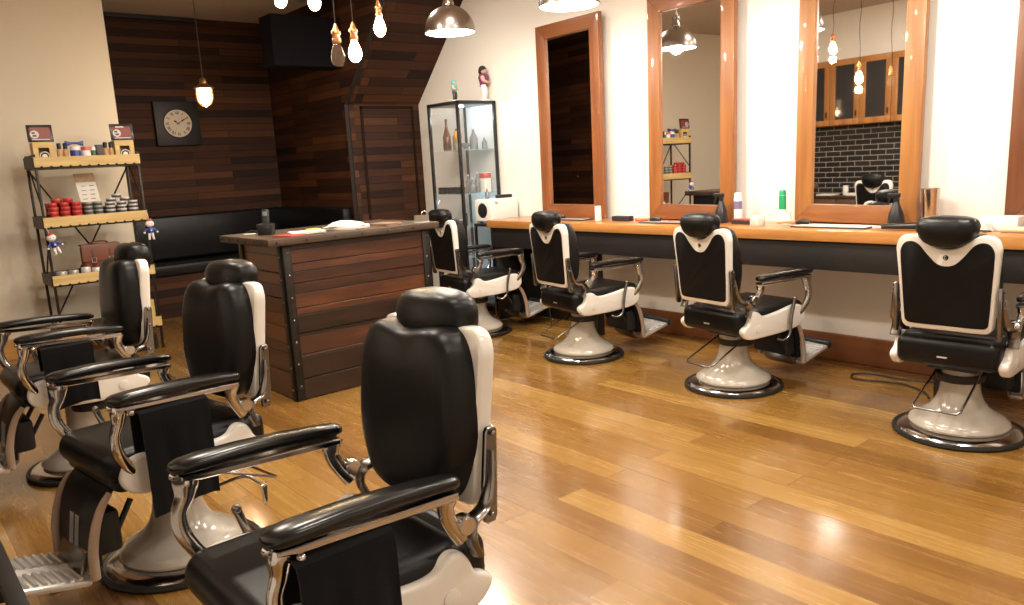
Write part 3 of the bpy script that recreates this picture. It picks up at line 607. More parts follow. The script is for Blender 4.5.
def dome(x, y, z, label, power=62):
    """z = rim height"""
    t = thing('dome_pendant', label, 'pendant light', (x, y, z)); Rr = .215
    out = [(Rr*math.cos(a), .215*math.sin(a)) for a in [k*math.pi/2/12 for k in range(12)]]
    b = B(); prof = [(Rr-.001, -.004), (Rr+.004, 0)]+[(r_+.0, z_+.004) for r_, z_ in out]+[(.045, .218), (.045, .23), (.0, .23), (0, .216), (.04, .212)]+[(r_-.006, z_-.001) for r_, z_ in reversed(out[:-1])]
    n = 48; rings = [[Vector((max(r_, 1e-4)*math.cos(2*math.pi*k/n), max(r_, 1e-4)*math.sin(2*math.pi*k/n), z_)) for k in range(n)] for r_, z_ in prof]
    loft(b, rings, closed=True); obj('dome_shade', b, m_pewter, t)
    b = B(); prof = [(Rr-.008, .003)]+[(r_-.009, z_) for r_, z_ in out]+[(.001, .205), (.001, .202)]+[(r_-.012, z_-.003) for r_, z_ in reversed(out)]
    rings = [[Vector((max(r_, 1e-4)*math.cos(2*math.pi*k/n), max(r_, 1e-4)*math.sin(2*math.pi*k/n), z_)) for k in range(n)] for r_, z_ in prof]
    loft(b, rings, closed=True); obj('reflector', b, m_lampin, t)
    b = B(); lathe(b, [(0, .225), (.05, .225), (.05, .235), (.035, .265), (.035, .29), (.045, .295), (.045, .315), (.02, .33), (.02, .36), (0, .36)], 24); obj('lamp_neck', b, m_chrome, t)
    b = B(); tube(b, [(0, 0, .32), (0, 0, CH-z-.02)], .008, 8, 1, sm=False); lathe(b, [(0, CH-z-.03), (.055, CH-z-.03), (.06, CH-z), (0, CH-z)], 24); obj('stem', b, m_chrome, t)
    b = B(); lathe(b, [(0, .02), (.03, .03), (.042, .055), (.036, .09), (.02, .12), (.018, .17), (0, .17)], 20); obj('lamp_bulb', b, m_bulbW, t)
    lamp('dome_light', 'POINT', (0, 0, .0), power, (1, .92, .81), .06, parent=t)
dome(-5.55, 4.11, 2.71, 'metal dome pendant lamp above the barber chair beside the display cabinet')
dome(-4.08, 4.07, 2.66, 'metal dome pendant lamp cut by the top edge above the darkest mirror')
dome(-2.62, 4.07, 2.66, 'metal dome pendant lamp above the barber chair at the middle mirror')
dome(-1.16, 4.07, 2.66, 'metal dome pendant lamp above the worktop at the right edge')

# ------------------------------------------------------------------ product shelf
SX, SY0, SY1 = -8.0, 1.31, 2.18      # front plane, ends
t = thing('product_shelf', 'black steel ladder shelf with four light wooden trays full of products', 'shelf', (SX, SY0, 0))
W_ = SY1-SY0; DEP = .42
for y in (0, W_-.022):
    for x in (-DEP, -.022): box1('post', x, x+.022, y, y+.022, 0, 1.905, m_steelblk, t, .003)
for y in (.011, W_-.011):
    b = B(); tube(b, [(-DEP+.01, y, 1.86), (-.01, y, 1.44)], .007, 8, 1, sm=False); obj('side_brace', b, m_steelblk, t)
    b = B(); tube(b, [(-DEP+.01, y, 1.895), (-.01, y, 1.895)], .008, 8, 1, sm=False); obj('top_rail', b, m_steelblk, t)
    b = B(); tube(b, [(-.01, y, 1.10), (-DEP+.01, y, .70)], .007, 8, 1, sm=False); obj('side_brace', b, m_steelblk, t)
b = B(); tube(b, [(-DEP+.004, .01, 1.78), (-DEP+.004, W_-.01, .30)], .008, 8, 1, sm=False); tube(b, [(-DEP+.016, W_-.01, 1.78), (-DEP+.016, .01, .30)], .008, 8, 1, sm=False); obj('cross_brace', b, m_steelblk, t)
TR = [1.787, 1.257, .733, .225]
for z in TR:
    tr = B(); rbox(tr, -DEP+.03, -.02, .024, W_-.024, z+.008, z+.022, .002)
    tray = obj('tray_board', tr, m_oldwood, t)
    b = B()
    pts = [(0.0, z+.012)]; n = 11
    for k in range(n):   # scalloped lower edge
        yc = (k+.7)*W_/(n+.4); pts += [(yc-.012, z+.004), (yc-.007, z+.014), (yc+.007, z+.014), (yc+.012, z+.004)]
    pts += [(W_, z+.004), (W_, z+.092), (0, z+.092)]; pts[0] = (0, z+.004)
    prism(b, pts, .002, .018, 'x', 0); obj('tray_front', b, m_crate, t, False)
    b = B()
    for y in (-.012, W_): rbox(b, -DEP, 0, y, y+.012, z, z+.10, .002)
    rbox(b, -DEP, -DEP+.012, 0, W_, z, z+.10, .002); obj('tray_sides', b, m_oldwood, t, False)
    b = B(); rbox(b, -DEP, .002, 0, W_, z-.012, z, .002); obj('shelf_rail', b, m_steelblk, t, False)
def sy(v): return v   # world y
F1, F2, F3, F4 = [z+.0235 for z in TR]
m_red = mat('red_tin', (.42, .03, .03), .3, .2); m_redlid = mat('red_lid', (.60, .10, .09), .3, .2)
m_grytin = mat('grey_tin', (.10, .10, .085), .35, .2); m_siltin = mat('silver_tin', (.66, .65, .66), .35, .25); m_blk = m_blackplastic
def tin(name, x, y, z, r_, h, m, ml, label, cat='tin', group=None):
    b = B(); lathe(b, [(0, 0), (r_*.97, 0), (r_, .003), (r_, h*.62), (0, h*.62)], 20); b2 = B(); lathe(b2, [(0, h*.60), (r_*1.03, h*.60), (r_*1.03, h*.95), (r_*.97, h), (0, h)], 20)
    nf = len(b.faces); merge(b, b2)
    b.faces.ensure_lookup_table()
    for i, f in enumerate(b.faces): f.material_index = 0 if i < nf else 1
    return tag(obj(name, b, [m, ml], loc=(x, y, z)), label, cat, group)
def pile(proto, spots):
    for i, (x, y, z) in enumerate(spots):
        o = proto if i == 0 else proto.copy()
        if i: col.objects.link(o)
        o.location = (x, y, z); o.rotation_euler.z = random.uniform(-3, 3)
hT = .0385
red = tin('pomade_tin', 0, 0, 0, .041, .038, m_red, m_redlid, 'red pomade tin in the red pile at the left of the second tray', group='red tins on the second tray')
sp_ = [(-8.06, 1.41+.095*c+(r_ % 2)*.006, F2+r_*hT) for c in range(3) for r_ in range((5, 5, 5)[c])]+[(-8.06, 1.445, F2+5*hT), (-8.06, 1.54, F2+5*hT)]+[(-8.16, 1.41+.088*c, F2+r_*hT) for c in range(3) for r_ in range(5)]+[(-8.15, 1.47, F2+5*hT)]
pile(red, [(x, y, z+.0005) for x, y, z in sp_])
gry = tin('wax_tin', 0, 0, 0, .037, .036, m_grytin, mat('pale_lid', (.38, .38, .34), .35, .3), 'dark grey wax tin in the middle stacks of the second tray', group='grey tins on the second tray')
pile(gry, [(-8.06, 1.70+.083*c, F2+r_*.0365) for c in range(2) for r_ in range(5)]+[(-8.15, 1.70+.083*c, F2+r_*.0365) for c in range(2) for r_ in range(5)])
sil = tin('clay_tin', 0, 0, 0, .042, .034, m_grytin, m_siltin, 'silver-lidded clay tin in the pile at the right of the second tray', group='silver tins on the second tray')
pile(sil, [(-8.06, 1.885+.100*c, F2+r_*.0345) for c in range(3) for r_ in range(5)]+[(-8.06, 1.90, F2+5*.0345), (-8.06, 2.02, F2+5*.0345), (-8.06, 1.95, F2+6*.0345)]+[(-8.16, 1.885+.100*c, F2+r_*.0345) for c in range(3) for r_ in range(4)])
# top tray
m_tin_b = mat('dark_print', (.03, .025, .03), .4)
def display_crate(y, label):
    t = thing('display_box', label, 'box', (-8.07, y, F1))
    b = B()
    for a in ((-.09, .05, 0, .165, 0, .012), (-.09, .05, 0, .165, .185, .20), (-.09, .05, 0, .012, .012, .185), (-.09, .05, .153, .165, .012, .185), (-.09, -.08, .012, .153, .012, .185)): rbox(b, *a)
    rbox(b, .04, .05, .012, .04, .012, .185); rbox(b, .04, .05, .125, .153, .012, .185); rbox(b, .04, .05, .04, .125, .15, .185)
    obj('box_body', b, m_crate, t, False)
    b = B(); lathe(b, [(0, 0), (.046, 0), (.046, .006), (0, .006)], 28, (.044, .083, .075), RY); bd = obj('round_badge', b, m_tin_b, t)
    b = B(); tube(b, [(.0515, .083+.038*math.cos(q*math.pi/12), .075+.038*math.sin(q*math.pi/12)) for q in range(25)], .0035, 6, 1, sm=False); lathe(b, [(0, 0), (.02, 0), (.02, .003), (0, .003)], 20, (.050, .083, .075), RY); obj('badge_print', b, m_paper, bd)
    return t
display_crate(1.325, 'wooden product box with round badge at the left end of the top tray')
display_crate(1.99, 'wooden product box with round badge at the right end of the top tray')
def tin_sign(y, label, flip):
    t = thing('framed_sign', label, 'sign', (-8.03, y, F1+.201)); t.rotation_euler = (0, R(-8), 0)
    b = B(); rbox(b, -.012, .004, 0, .20, 0, .15, .004); obj('sign_frame', b, m_blackplastic, t)
    b = B(); rbox(b, .004, .0055, .022, .178, .024, .126, .0); pl_ = obj('picture', b, mat('red_brown_print', (.20, .04, .03), .4, var=.5, vscale=18), t)
    b = B(); lathe(b, [(0, 0), (.035, 0), (.035, .0015), (0, .0015)], 20, (.0055, .055, .065), RY); rbox(b, .0055, .007, .03, .17, .016, .024); rbox(b, .0055, .007, .05, .12, .115, .128) if flip else None; obj('printed_marks', b, mat('pale_print', (.60, .55, .56), .5), pl_)
    b = B(); rbox(b, .007, .0085, .04, .07, .045, .06); rbox(b, .007, .0085, .035, .06, .07, .085); obj('dark_marks', b, m_tin_b, pl_)
tin_sign(1.30, 'small framed red picture sign standing on the left product box', False); tin_sign(1.97, 'small framed red picture sign standing on the right product box', True)
m_tanlab = mat('tan_label', (.50, .30, .14), .5)
def small_bottle(y, label, grp, m=m_tanlab, x=-8.06):
    t = thing('lotion_bottle', label, 'bottle', (x, y, F1), group=grp)
    b = B(); lathe(b, [(0, 0), (.022, 0), (.024, .004), (.024, .12), (.019, .132), (.010, .138), (0, .138)], 16); obj('bottle_body', b, m, t)
    b = B(); lathe(b, [(0, .136), (.018, .136), (.018, .182), (.012, .188), (0, .188)], 16); obj('cap', b, m_blackplastic, t); return t
sb = small_bottle(1.535, 'tan-labelled bottle with black cap beside the left product box on the top tray', 'tan bottles by the left box')
dup(sb, (-8.06, 1.585, F1)); 
sb2 = dup(sb, (-8.06, 1.915, F1), 0, 'tan-labelled bottle with black cap beside the right product box on the top tray', 'tan bottles by the right box'); dup(sb2, (-8.06, 1.963, F1))
def jar(name, y, r_, h, m, mc, label, cat='jar', x=-8.05, z=None):
    t = thing(name, label, cat, (x, y, F1 if z is None else z)); b = B(); lathe(b, [(0, 0), (r_*.95, 0), (r_, .004), (r_, h*.75), (r_*.9, h*.8), (0, h*.8)], 20); obj('jar_body', b, m, t)
    b = B(); lathe(b, [(0, h*.78), (r_*.96, h*.78), (r_*.96, h), (0, h)], 20); obj('lid', b, mc, t); return t
m_blue = mat('deep_blue', (.03, .05, .28), .35)
jar('shaving_jar', 1.66, .044, .155, m_blue, m_white, 'round blue and white jar in the middle of the top tray')
b = B(); prism(b, [(-.07, .0), (-.02, .02), (.02, .02), (.07, 0), (.075, .05), (.03, .038), (-.03, .038), (-.075, .05)], -.02, .02, 'x', .006, 2); o = tag(obj('blue_bow', b, m_blue, loc=(-8.05, 1.66, F1+.156)), 'blue bow-shaped ornament on top of the blue jar', 'ornament')
jar('balm_jar', 1.745, .038, .15, m_white, m_redlid, 'white jar with red lid beside the blue jar'); jar('balm_jar', 1.808, .022, .15, mat('green_print', (.04, .14, .08), .4), m_white, 'narrow green bottle with white lid on the top tray', 'bottle')
b = B(); rbox(b, -.03, .03, -.03, .03, 0, .165, .003); tag(obj('dark_carton', b, m_tin_b, loc=(-8.06, 1.86, F1)), 'dark narrow carton right of the middle on the top tray', 'carton')
# price sheet
t = thing('price_sheet', 'white price sheet with tan picture header hanging behind the tins', 'sheet', (-8.25, 1.655, 1.455)); t.rotation_euler = (0, R(-4), 0)
b = B(); prism(b, [(0.03, 0), (.20, .0), (.17, .27), (.0, .27)], 0, .003, 'x'); obj('paper', b, m_paper, t, False)
b = B(); prism(b, [(.008, .19), (.183, .19), (.17, .27), (.0, .27)], .003, .005, 'x'); obj('header_picture', b, mat('tan_print', (.42, .28, .15), .6, var=.4, vscale=25), t, False)
b = B()
for k in range(4): rbox(b, .003, .005, .05, .09, .03+k*.04, .036+k*.04); rbox(b, .003, .005, .12, .16, .03+k*.04, .038+k*.04)
obj('printed_lines', b, mat('grey_ink', (.25, .23, .2), .6), t, False)
# third tray: satchel and tins
t = thing('leather_satchel', 'brown leather satchel with two buckled straps on the third tray', 'bag', (-8.24, 1.615, F3+.0))
m_bag = mat('brown_leather', (.16, .045, .02), .45, bump=.2, bscale=120, var=.2)
b = B(); rbox(b, -.055, .055, 0, .33, .0, .30, .03, 3); obj('bag_body', b, m_bag, t)
b = B(); prism(b, [(-.06, .307), (.062, .307), (.068, .285), (.066, .15), (.058, .145), (.058, .295), (-.06, .295)], -.004, .334, 'y', .003, 1); fl_ = obj('bag_flap', b, m_bag, t)
for y in (.08, .23):
    b = B(); rbox(b, .066, .072, y, y+.022, .08, .26, .002); st = obj('strap', b, mat('dark_brown_leather', (.09, .026, .012), .45), t)
    b = B(); tube(b, [(.074, y-.008, .14), (.074, y+.030, .14), (.074, y+.030, .18), (.074, y-.008, .18), (.074, y-.008, .14)], .003, 6, 1, sm=False); obj('buckle', b, m_siltin, st)
b = B(); tube(b, [(0, .08, .30), (0, .11, .325), (0, .22, .325), (0, .25, .30)], .008, 8, 5); obj('bag_handle', b, m_bag, t)
b = B(); rbox(b, -.03, .03, 0, .22, 0, .10, .028, 3); tag(obj('wash_bag', b, mat('tan_leather', (.35, .13, .04), .5, bump=.2, bscale=100), loc=(-8.135, 1.655, F3)), 'small tan leather wash bag lying in front of the brown satchel', 'bag')
m_gold = mat('gold_tin', (.55, .38, .12), .3, .8)
for i, (x, y, z, r_, h, m) in enumerate([(-8.05, 1.40, 0, .045, .10, m_siltin), (-8.06, 1.50, 0, .042, .10, m_siltin), (-8.05, 1.60, 0, .040, .115, m_gold), (-8.05, 1.69, 0, .038, .10, m_gold), (-8.06, 1.78, 0, .042, .11, m_siltin), (-8.05, 1.88, 0, .042, .10, m_gold), (-8.05, 1.97, 0, .040, .10, m_siltin), (-8.05, 2.08, 0, .042, .12, m_gold)]):
    wh = ['silver tin at the left end of the third tray', 'second silver tin from the left on the third tray', 'taller gold tin in front of the tan wash bag', 'gold tin in front of the satchel, right of the taller gold one', 'silver tin in front of the satchel buckles on the third tray', 'gold tin behind the chair headrest on the third tray', 'silver tin right of the satchel on the third tray', 'gold tin at the right end of the third tray'][i]
    tin('cream_tin', x, y, F3+z, r_, h, m, m_siltin if m is m_gold else mat('pale_lid', (.38, .38, .34), .35, .3), wh)
# bottom tray: soap boxes
m_soap = mat('pale_yellow_carton', (.62, .48, .18), .5)
b = B(); rbox(b, -.035, .035, -.032, .032, 0, .058, .003); so = tag(obj('soap_carton', b, m_soap), 'pale yellow soap carton in the stack at the right end of the bottom tray', 'carton', 'soap cartons on the bottom tray')
pile(so, [(-8.07, 2.115, F4+.001+k*.0585) for k in range(4)]+[(-8.07, 2.04, F4+.001+k*.0585) for k in range(4)]+[(-8.16, 2.08, F4+.001+k*.0585) for k in range(5)])
for o in bpy.data.objects:
    if o.name.startswith('soap_carton'): o.rotation_euler.z = random.uniform(-.06, .06)
b = B(); rbox(b, -.18, .18, -.20, .20, 0, .15, .01); tag(obj('storage_box', b, m_blackplastic, loc=(-8.20, 1.93, .002)), 'black storage box under the bottom tray of the product shelf', 'box')
# two hanging dolls
def doll(y, x, z, label, lean):
    t = thing('hanging_doll', label, 'doll', (x, y, z), R(10)); t.rotation_euler = (R(lean), 0, 0)
    b = B(); sphere(b, (0, 0, 0), .036, (1, 1.12, .92), 16); hd = obj('head', b, m_white, t)
    b = B(); rings = []
    for q, (r_, zz, dy) in enumerate(((.027, .027, 0), (.022, .036, .004), (.012, .045, .010), (.004, .050, .016))): rings.append([Vector((r_*math.cos(a*math.pi/6), dy+r_*math.sin(a*math.pi/6), zz)) for a in range(12)])
    loft(b, rings); obj('cap', b, m_redlid, hd)
    b = B(); sphere(b, (.033, -.012, .004), .004, n=8); sphere(b, (.033, .012, .004), .004, n=8); obj('eyes', b, m_rubber, hd)
    b = B(); lathe(b, [(0, -.03), (.022, -.035), (.03, -.06), (.027, -.085), (0, -.09)], 14); tube(b, [(0, -.02, -.045), (.005, -.045, -.06), (.01, -.055, -.075)], .010, 8, 3); tube(b, [(0, .02, -.045), (.005, .045, -.06), (.01, .055, -.075)], .010, 8, 3); tz = obj('blue_shirt', b, m_blue, t)
    b = B(); sphere(b, (.029, 0, -.062), .008, n=8); sphere(b, (.012, -.058, -.08), .011, n=8); sphere(b, (.012, .058, -.08), .011, n=8); obj('white_print', b, m_white, tz)
    b = B(); tube(b, [(0, -.012, -.085), (0, -.016, -.12), (.004, -.018, -.15)], [.014, .012, .009], 8, 3); tube(b, [(0, .012, -.085), (0, .018, -.12), (.004, .022, -.15)], [.014, .012, .009], 8, 3); obj('legs', b, m_white, t)
    b = B(); tube(b, [(0, 0, .03), (-.01, -.004, .10)], .002, 6, 1, sm=False); obj('hanging_string', b, m_white, t)
doll(1.345, -7.955, 1.17, 'white doll in a blue shirt hanging at the left end of the second tray', 14)
doll(2.178, -7.945, 1.22, 'white doll in blue shirt hanging at the right end of the second tray', 0)

# ------------------------------------------------------------------ glass display cabinet
CX0, CX1, CY0, CY1, CZ = -7.25, -6.70, 4.985, 5.505, 2.27
t = thing('display_cabinet', 'tall black-framed glass display cabinet in the corner with bottles inside', 'cabinet', (CX0, CY0, 0))
cw, cdp = CX1-CX0, CY1-CY0
for x in (0, cw-.03):
    for y in (0, cdp-.03): box1('post', x, x+.03, y, y+.03, 0, CZ, m_blackplastic, t, .003)
b = B(); rbox(b, 0, cw, 0, cdp, CZ-.035, CZ, .003); obj('top_board', b, m_blackplastic, t)
box1('plinth', 0, cw, 0, cdp, 0, .10, m_blackplastic, t, .003)
SHZ = [.62, .95, 1.30, 1.765]
m_shelfglass = mat('shelf_glass', (.55, .70, .68), .05, alpha=.35)
m_pane = mat('cabinet_pane', (.5, .55, .55), .02, alpha=.05)
for z in SHZ: box1('glass_shelf', .012, cw-.012, .012, cdp-.012, z-.008, z, m_shelfglass, t, 0, sm=False)
box1('glass_pane', .03, cw-.03, .010, .014, .10, CZ-.035, m_pane, t, 0, sm=False); box1('glass_pane', cw-.014, cw-.010, .03, cdp-.03, .10, CZ-.035, m_pane, t, 0, sm=False)
box1('glass_pane', .010, .014, .03, cdp-.03, .10, CZ-.035, m_pane, t, 0, sm=False)
box1('back_panel', .03, cw-.03, cdp-.012, cdp-.008, .10, CZ-.035, mat('pale_grey_panel', (.62, .66, .66), .4), t, 0, sm=False)
b = B(); lathe(b, [(0, 0), (.03, 0), (.03, .006), (0, .006)], 16, (cw/2, cdp/2, CZ-.042)); obj('cabinet_spot', b, mat('cool_lamp', (1, 1, 1), .3, emit=(.8, .93, 1), estr=12), t)
lamp('cabinet_light', 'POINT', (cw/2, cdp/2, CZ-.07), 4.5, (.82, .94, 1), .02, parent=t)
lamp('cabinet_light', 'POINT', (cw/2, cdp/2, 1.20), 1.5, (.6, .82, 1), .02, parent=t); lamp('cabinet_light', 'POINT', (cw*.6, cdp*.3, .55), 1.5, (.45, .72, 1), .02, parent=t)
def bottle(x, y, z, h, r_, m, label, neck=.35, capm=None, name='bottle', cat='bottle'):
    t = thing(name, label, cat, (x, y, z)); b = B(); s_ = h*(1-neck)
    lathe(b, [(0, 0), (r_*.94, 0), (r_, .004), (r_, s_*.9), (r_*.85, s_), (r_*.45, s_+h*neck*.35), (r_*.30, s_+h*neck*.55), (r_*.28, h*.93), (0, h*.93)], 20); obj('bottle_body', b, m, t)
    b = B(); lathe(b, [(0, h*.92), (r_*.34, h*.92), (r_*.34, h), (0, h)], 16); obj('stopper', b, capm or m_blackplastic, t); return t
m_brown = mat('brown_bottle_glass', (.10, .035, .012), .1, coat=.5)
m_clr = mat('pale_decanter_glass', (.20, .22, .24), .06, alpha=.75, coat=.8)
Z1, Z2, Z3, Z4 = SHZ[3]+.001, SHZ[2]+.001, SHZ[1]+.001, SHZ[0]+.001
bottle(-7.10, 5.12, Z1, .34, .045, m_brown, 'tall brown bottle on the top shelf of the display cabinet', .5)
bottle(-7.16, 5.30, Z1, .24, .05, mat('frosted_glass', (.40, .36, .30), .4, alpha=.8), 'pale frosted bottle at the left of the cabinet top shelf', .3)
t = thing('amber_goblet', 'amber globe glass on a stem in the cabinet, behind the corner post', 'goblet', (-6.93, 5.14, Z1)); b = B(); lathe(b, [(0, 0), (.035, 0), (.008, .012), (.007, .07), (.02, .08), (.042, .12), (.045, .16), (.034, .20), (0, .21)], 20); obj('bowl_and_stem', b, mat('amber_glass', (.60, .30, .06), .15, alpha=.9), t)
bottle(-6.86, 5.30, Z1, .23, .045, m_clr, 'square clear decanter on the top cabinet shelf', .4, m_siltin, 'decanter'); bottle(-6.80, 5.40, Z1, .13, .03, m_clr, 'small clear glass bottle right of the decanter', .4, m_siltin)
t = thing('glass_dish', 'cut glass dish on feet beside the decanter', 'dish', (-6.85, 5.18, Z1)); b = B(); lathe(b, [(0, 0), (.03, 0), (.02, .02), (.055, .05), (.06, .07), (.05, .068), (.0, .03)], 20); obj('bowl', b, m_clr, t)
for i, (x, y, h) in enumerate(((-6.90, 5.22, .20), (-6.84, 5.30, .22), (-6.80, 5.20, .16))): bottle(x, y, Z2, h, .032, m_clr, ['clear bottle on the middle cabinet shelf, left of two others', 'tallest clear bottle on the middle cabinet shelf', 'shortest clear bottle on the middle cabinet shelf'][i], .4, m_siltin)
t = thing('gift_box', 'white gift box with red stripes on the middle cabinet shelf', 'box', (-6.80, 5.38, Z2)); box1('box_body', -.045, .045, -.045, .045, 0, .21, m_white, t, .002); box1('red_band', -.046, .046, -.046, .046, .15, .205, m_redlid, t, .001)
b = B(); rbox(b, -.04, .04, -.03, .03, 0, .09, .003); tag(obj('small_carton', b, m_tanlab, loc=(-7.12, 5.32, Z2)), 'small brown carton at the left of the middle cabinet shelf', 'carton')
bx = B(); rbox(bx, -.035, .035, -.022, .022, 0, .036, .004); blk = tag(obj('black_tin_box', bx, m_blackplastic), 'small black box in the stacked row along the front of the cabinet', 'box', 'black boxes stacked in the cabinet')
pl_ = [(-7.17+.075*c, 5.05, Z2+.001+r_*.037) for c in range(6) for r_ in range(2)]; 
for i, p in enumerate(pl_):
    o = blk if i == 0 else blk.copy()
    if i: col.objects.link(o)
    o.location = p
for i, (x, y, h, m, lb) in enumerate(((-6.98, 5.15, .07, m_tin_b, 'squat dark jar on the lower cabinet shelf, left of the bottle'), (-6.86, 5.12, .14, m_tin_b, 'dark small bottle on the lower cabinet shelf'), (-6.79, 5.22, .05, m_siltin, 'flat silver jar on the lower cabinet shelf'))): jar('grooming_jar', y, .028, h, m, m_siltin if h < .1 else m_blk, lb, x=x, z=Z3)
bottle(-6.90, 5.15, Z4, .20, .03, mat('green_bottle', (.20, .32, .12), .3), 'green bottle low in the display cabinet', .3)
b = B(); rbox(b, -.05, .05, -.05, .05, 0, .16, .003); tag(obj('small_carton', b, mat('olive_carton', (.28, .27, .14), .5), loc=(-7.10, 5.15, Z4)), 'olive carton low at the left of the cabinet', 'carton')
# figurines on top
def figurine(x, y, h, label, shirt, hair, leg, rz):
    t = thing('figurine', label, 'figurine', (x, y, CZ+.001), rz); s = h/.30; t.scale = (1.25, 1.25, 1)
    b = B(); lathe(b, [(0, 0), (.045*s, 0), (.045*s, .012*s), (0, .012*s)], 20); obj('stand', b, m_white, t)
    b = B(); skin = mat('toy_skin', (.62, .38, .26), .5)
    sphere(b, (0, 0, .262*s), .026*s, (1, .9, 1.2), 14); tube(b, [(0, 0, .23*s), (0, 0, .245*s)], .011*s, 8, 1, sm=False)
    for q in (-1, 1): tube(b, [(q*.040*s, 0, .205*s), (q*.056*s, .012*s, .17*s), (q*.030*s, .035*s, .155*s)], [.015*s, .013*s, .010*s], 8, 4)
    obj('body', b, skin, t)
    b = B(); sphere(b, (0, -.004*s, .272*s), .029*s, (1, .95, 1.05), 12); sphere(b, (0, -.018*s, .255*s), .024*s, (1, .7, 1.2), 12); obj('hair', b, hair, t)
    b = B(); lathe(b, [(0, .125*s), (.030*s, .125*s), (.028*s, .15*s), (.038*s, .20*s), (.030*s, .228*s), (.012*s, .236*s), (0, .236*s)], 16); obj('vest', b, shirt, t)
    b = B()
    for q in (-1, 1): tube(b, [(q*.016*s, 0, .135*s), (q*.024*s, .006*s, .075*s), (q*.026*s, 0, .014*s)], [.021*s, .018*s, .013*s], 10, 3)
    obj('trousers', b, leg, t)
figurine(-6.80, 5.44, .37, 'larger dark-haired toy figure in a purple vest on top of the cabinet', mat('purple_cloth', (.16, .03, .12), .6), m_rubber, m_white, R(-50))
figurine(-6.80, 5.04, .22, 'smaller turquoise toy figure on the cabinet corner', mat('turquoise', (.08, .38, .38), .5), mat('turquoise', (.08, .38, .38), .5), m_tin_b, R(-60))
# ------------------------------------------------------------------ white towel steriliser on its black trolley
t = thing('steriliser_trolley', 'black trolley under the white towel steriliser beside the cabinet', 'trolley', (-6.66, 5.08, 0))
box1('trolley_top', 0, .30, 0, .42, .955, .985, m_blackplastic, t, .004)
for z in (.10, .45, .70): box1('trolley_shelf', .01, .29, .01, .41, z, z+.03, m_blackplastic, t, .003)
for x in (0, .275):
    for y in (0, .395): box1('leg', x, x+.025, y, y+.025, 0, .955, m_dchrome, t, .003)
t = thing('towel_steriliser', 'white towel steriliser with round dark window beside the worktop end', 'steriliser', (-6.66, 5.10, .987))
box1('housing', 0, .28, .012, .38, .012, .25, m_white, t, .02, 4)
box1('door', .008, .272, 0, .014, .02, .242, m_white, t, .012, 3)
b = B(); lathe(b, [(0, 0), (.075, 0), (.078, .006), (.06, .012), (0, .010)], 28, (.14, .002, .135), Matrix.Rotation(R(90), 4, 'X')); obj('round_window', b, m_blackplastic, t)
for x in (.03, .25): box1('foot', x-.012, x+.012, .05, .08, 0, .013, m_rubber, t, .002)
box1('badge', .281, .283, .05, .10, .20, .225, m_alu, t, 0)
b = B(); rbox(b, -.09, .09, -.03, .03, 0, .035, .008); o = tag(obj('hair_clipper_case', b, m_blackplastic, loc=(-6.50, 5.38, 1.238)), 'black case lying on top of the white steriliser', 'case'); o.rotation_euler.z = 1.3
bottle(-6.58, 5.22, 1.238, .11, .022, m_clr, 'small clear bottle on top of the white steriliser', .35, m_gold)

# ------------------------------------------------------------------ things on the north worktop
TZ = WT+.001
jar('white_tube', 5.20, .030, .135, m_white, m_white, 'plain white cylinder standing in front of the darkest mirror', 'container', x=-4.95, z=TZ)
b = B(); rbox(b, -.10, .10, -.035, .035, 0, .045, .004); rbox(b, -.085, .02, -.036, -.033, .010, .036, 0)
o = tag(obj('blade_box', b, m_tin_b, loc=(-4.70, 5.25, TZ)), 'low black and red box on the worktop between the first two mirrors', 'box'); 
b = B(); rbox(b, -.05, .05, -.03, .03, 0, .03, .004); tag(obj('comb_box', b, m_redlid, loc=(-4.50, 5.27, TZ)), 'small reddish box right of the low black box', 'box')
def tray(x, y, w_, d_, label, m):
    t = thing('work_mat', label, 'mat', (x, y, TZ)); box1('mat_base', -w_/2, w_/2, -d_/2, d_/2, 0, .006, m, t, .002); return t
m_grymat = mat('grey_glass_mat', (.42, .42, .42), .2)
def matthing(x, y, w_, d_, label, m_grymat=m_grymat):
    t = thing('work_mat', label, 'mat', (x, y, TZ)); b = B(); rbox(b, -w_/2, w_/2, -d_/2, d_/2, 0, .008, .003); obj('mat_rim', b, m_tin_b, t)
    b = B(); rbox(b, -w_/2+.02, w_/2-.02, -d_/2+.02, d_/2-.02, .008, .010, 0); obj('mat_surface', b, m_grymat, t)
matthing(-5.35, 5.24, .45, .16, 'dark grey tool mat on the worktop before the darkest mirror'); matthing(-4.15, 5.20, .50, .17, 'grey tool mat on the worktop before the shelf-reflecting mirror'); matthing(-2.72, 5.22, .55, .20, 'white tool mat with grey rim in front of the mirror with the tile reflection', m_paper)
def brush(x, y, rz, label, nm='clothes_brush'):
    t = thing(nm, label, 'brush', (x, y, TZ+.010), rz)
    b = B(); tube(b, [(-.13, 0, .012), (-.05, 0, .016), (0, 0, .016)], [.008, .010, .014], 10, 4); obj('handle', b, m_tanlab, t)
    b = B(); tube(b, [(0, 0, .018), (.05, 0, .026), (.10, 0, .018)], [.016, .028, .016], 10, 4, (1, .6)); obj('head', b, m_oldwood, t)
    b = B(); rbox(b, .005, .095, -.018, .018, -.0, .014, .003); obj('bristles', b, m_rubber, t)
brush(-3.02, 5.24, .3, 'wooden brush lying at the left of the tile-reflecting mirror'); brush(-4.36, 5.22, .2, 'dark brush lying at the foot of the shelf-reflecting mirror'); brush(-5.55, 5.25, .1, 'dark brush lying before the darkest mirror')
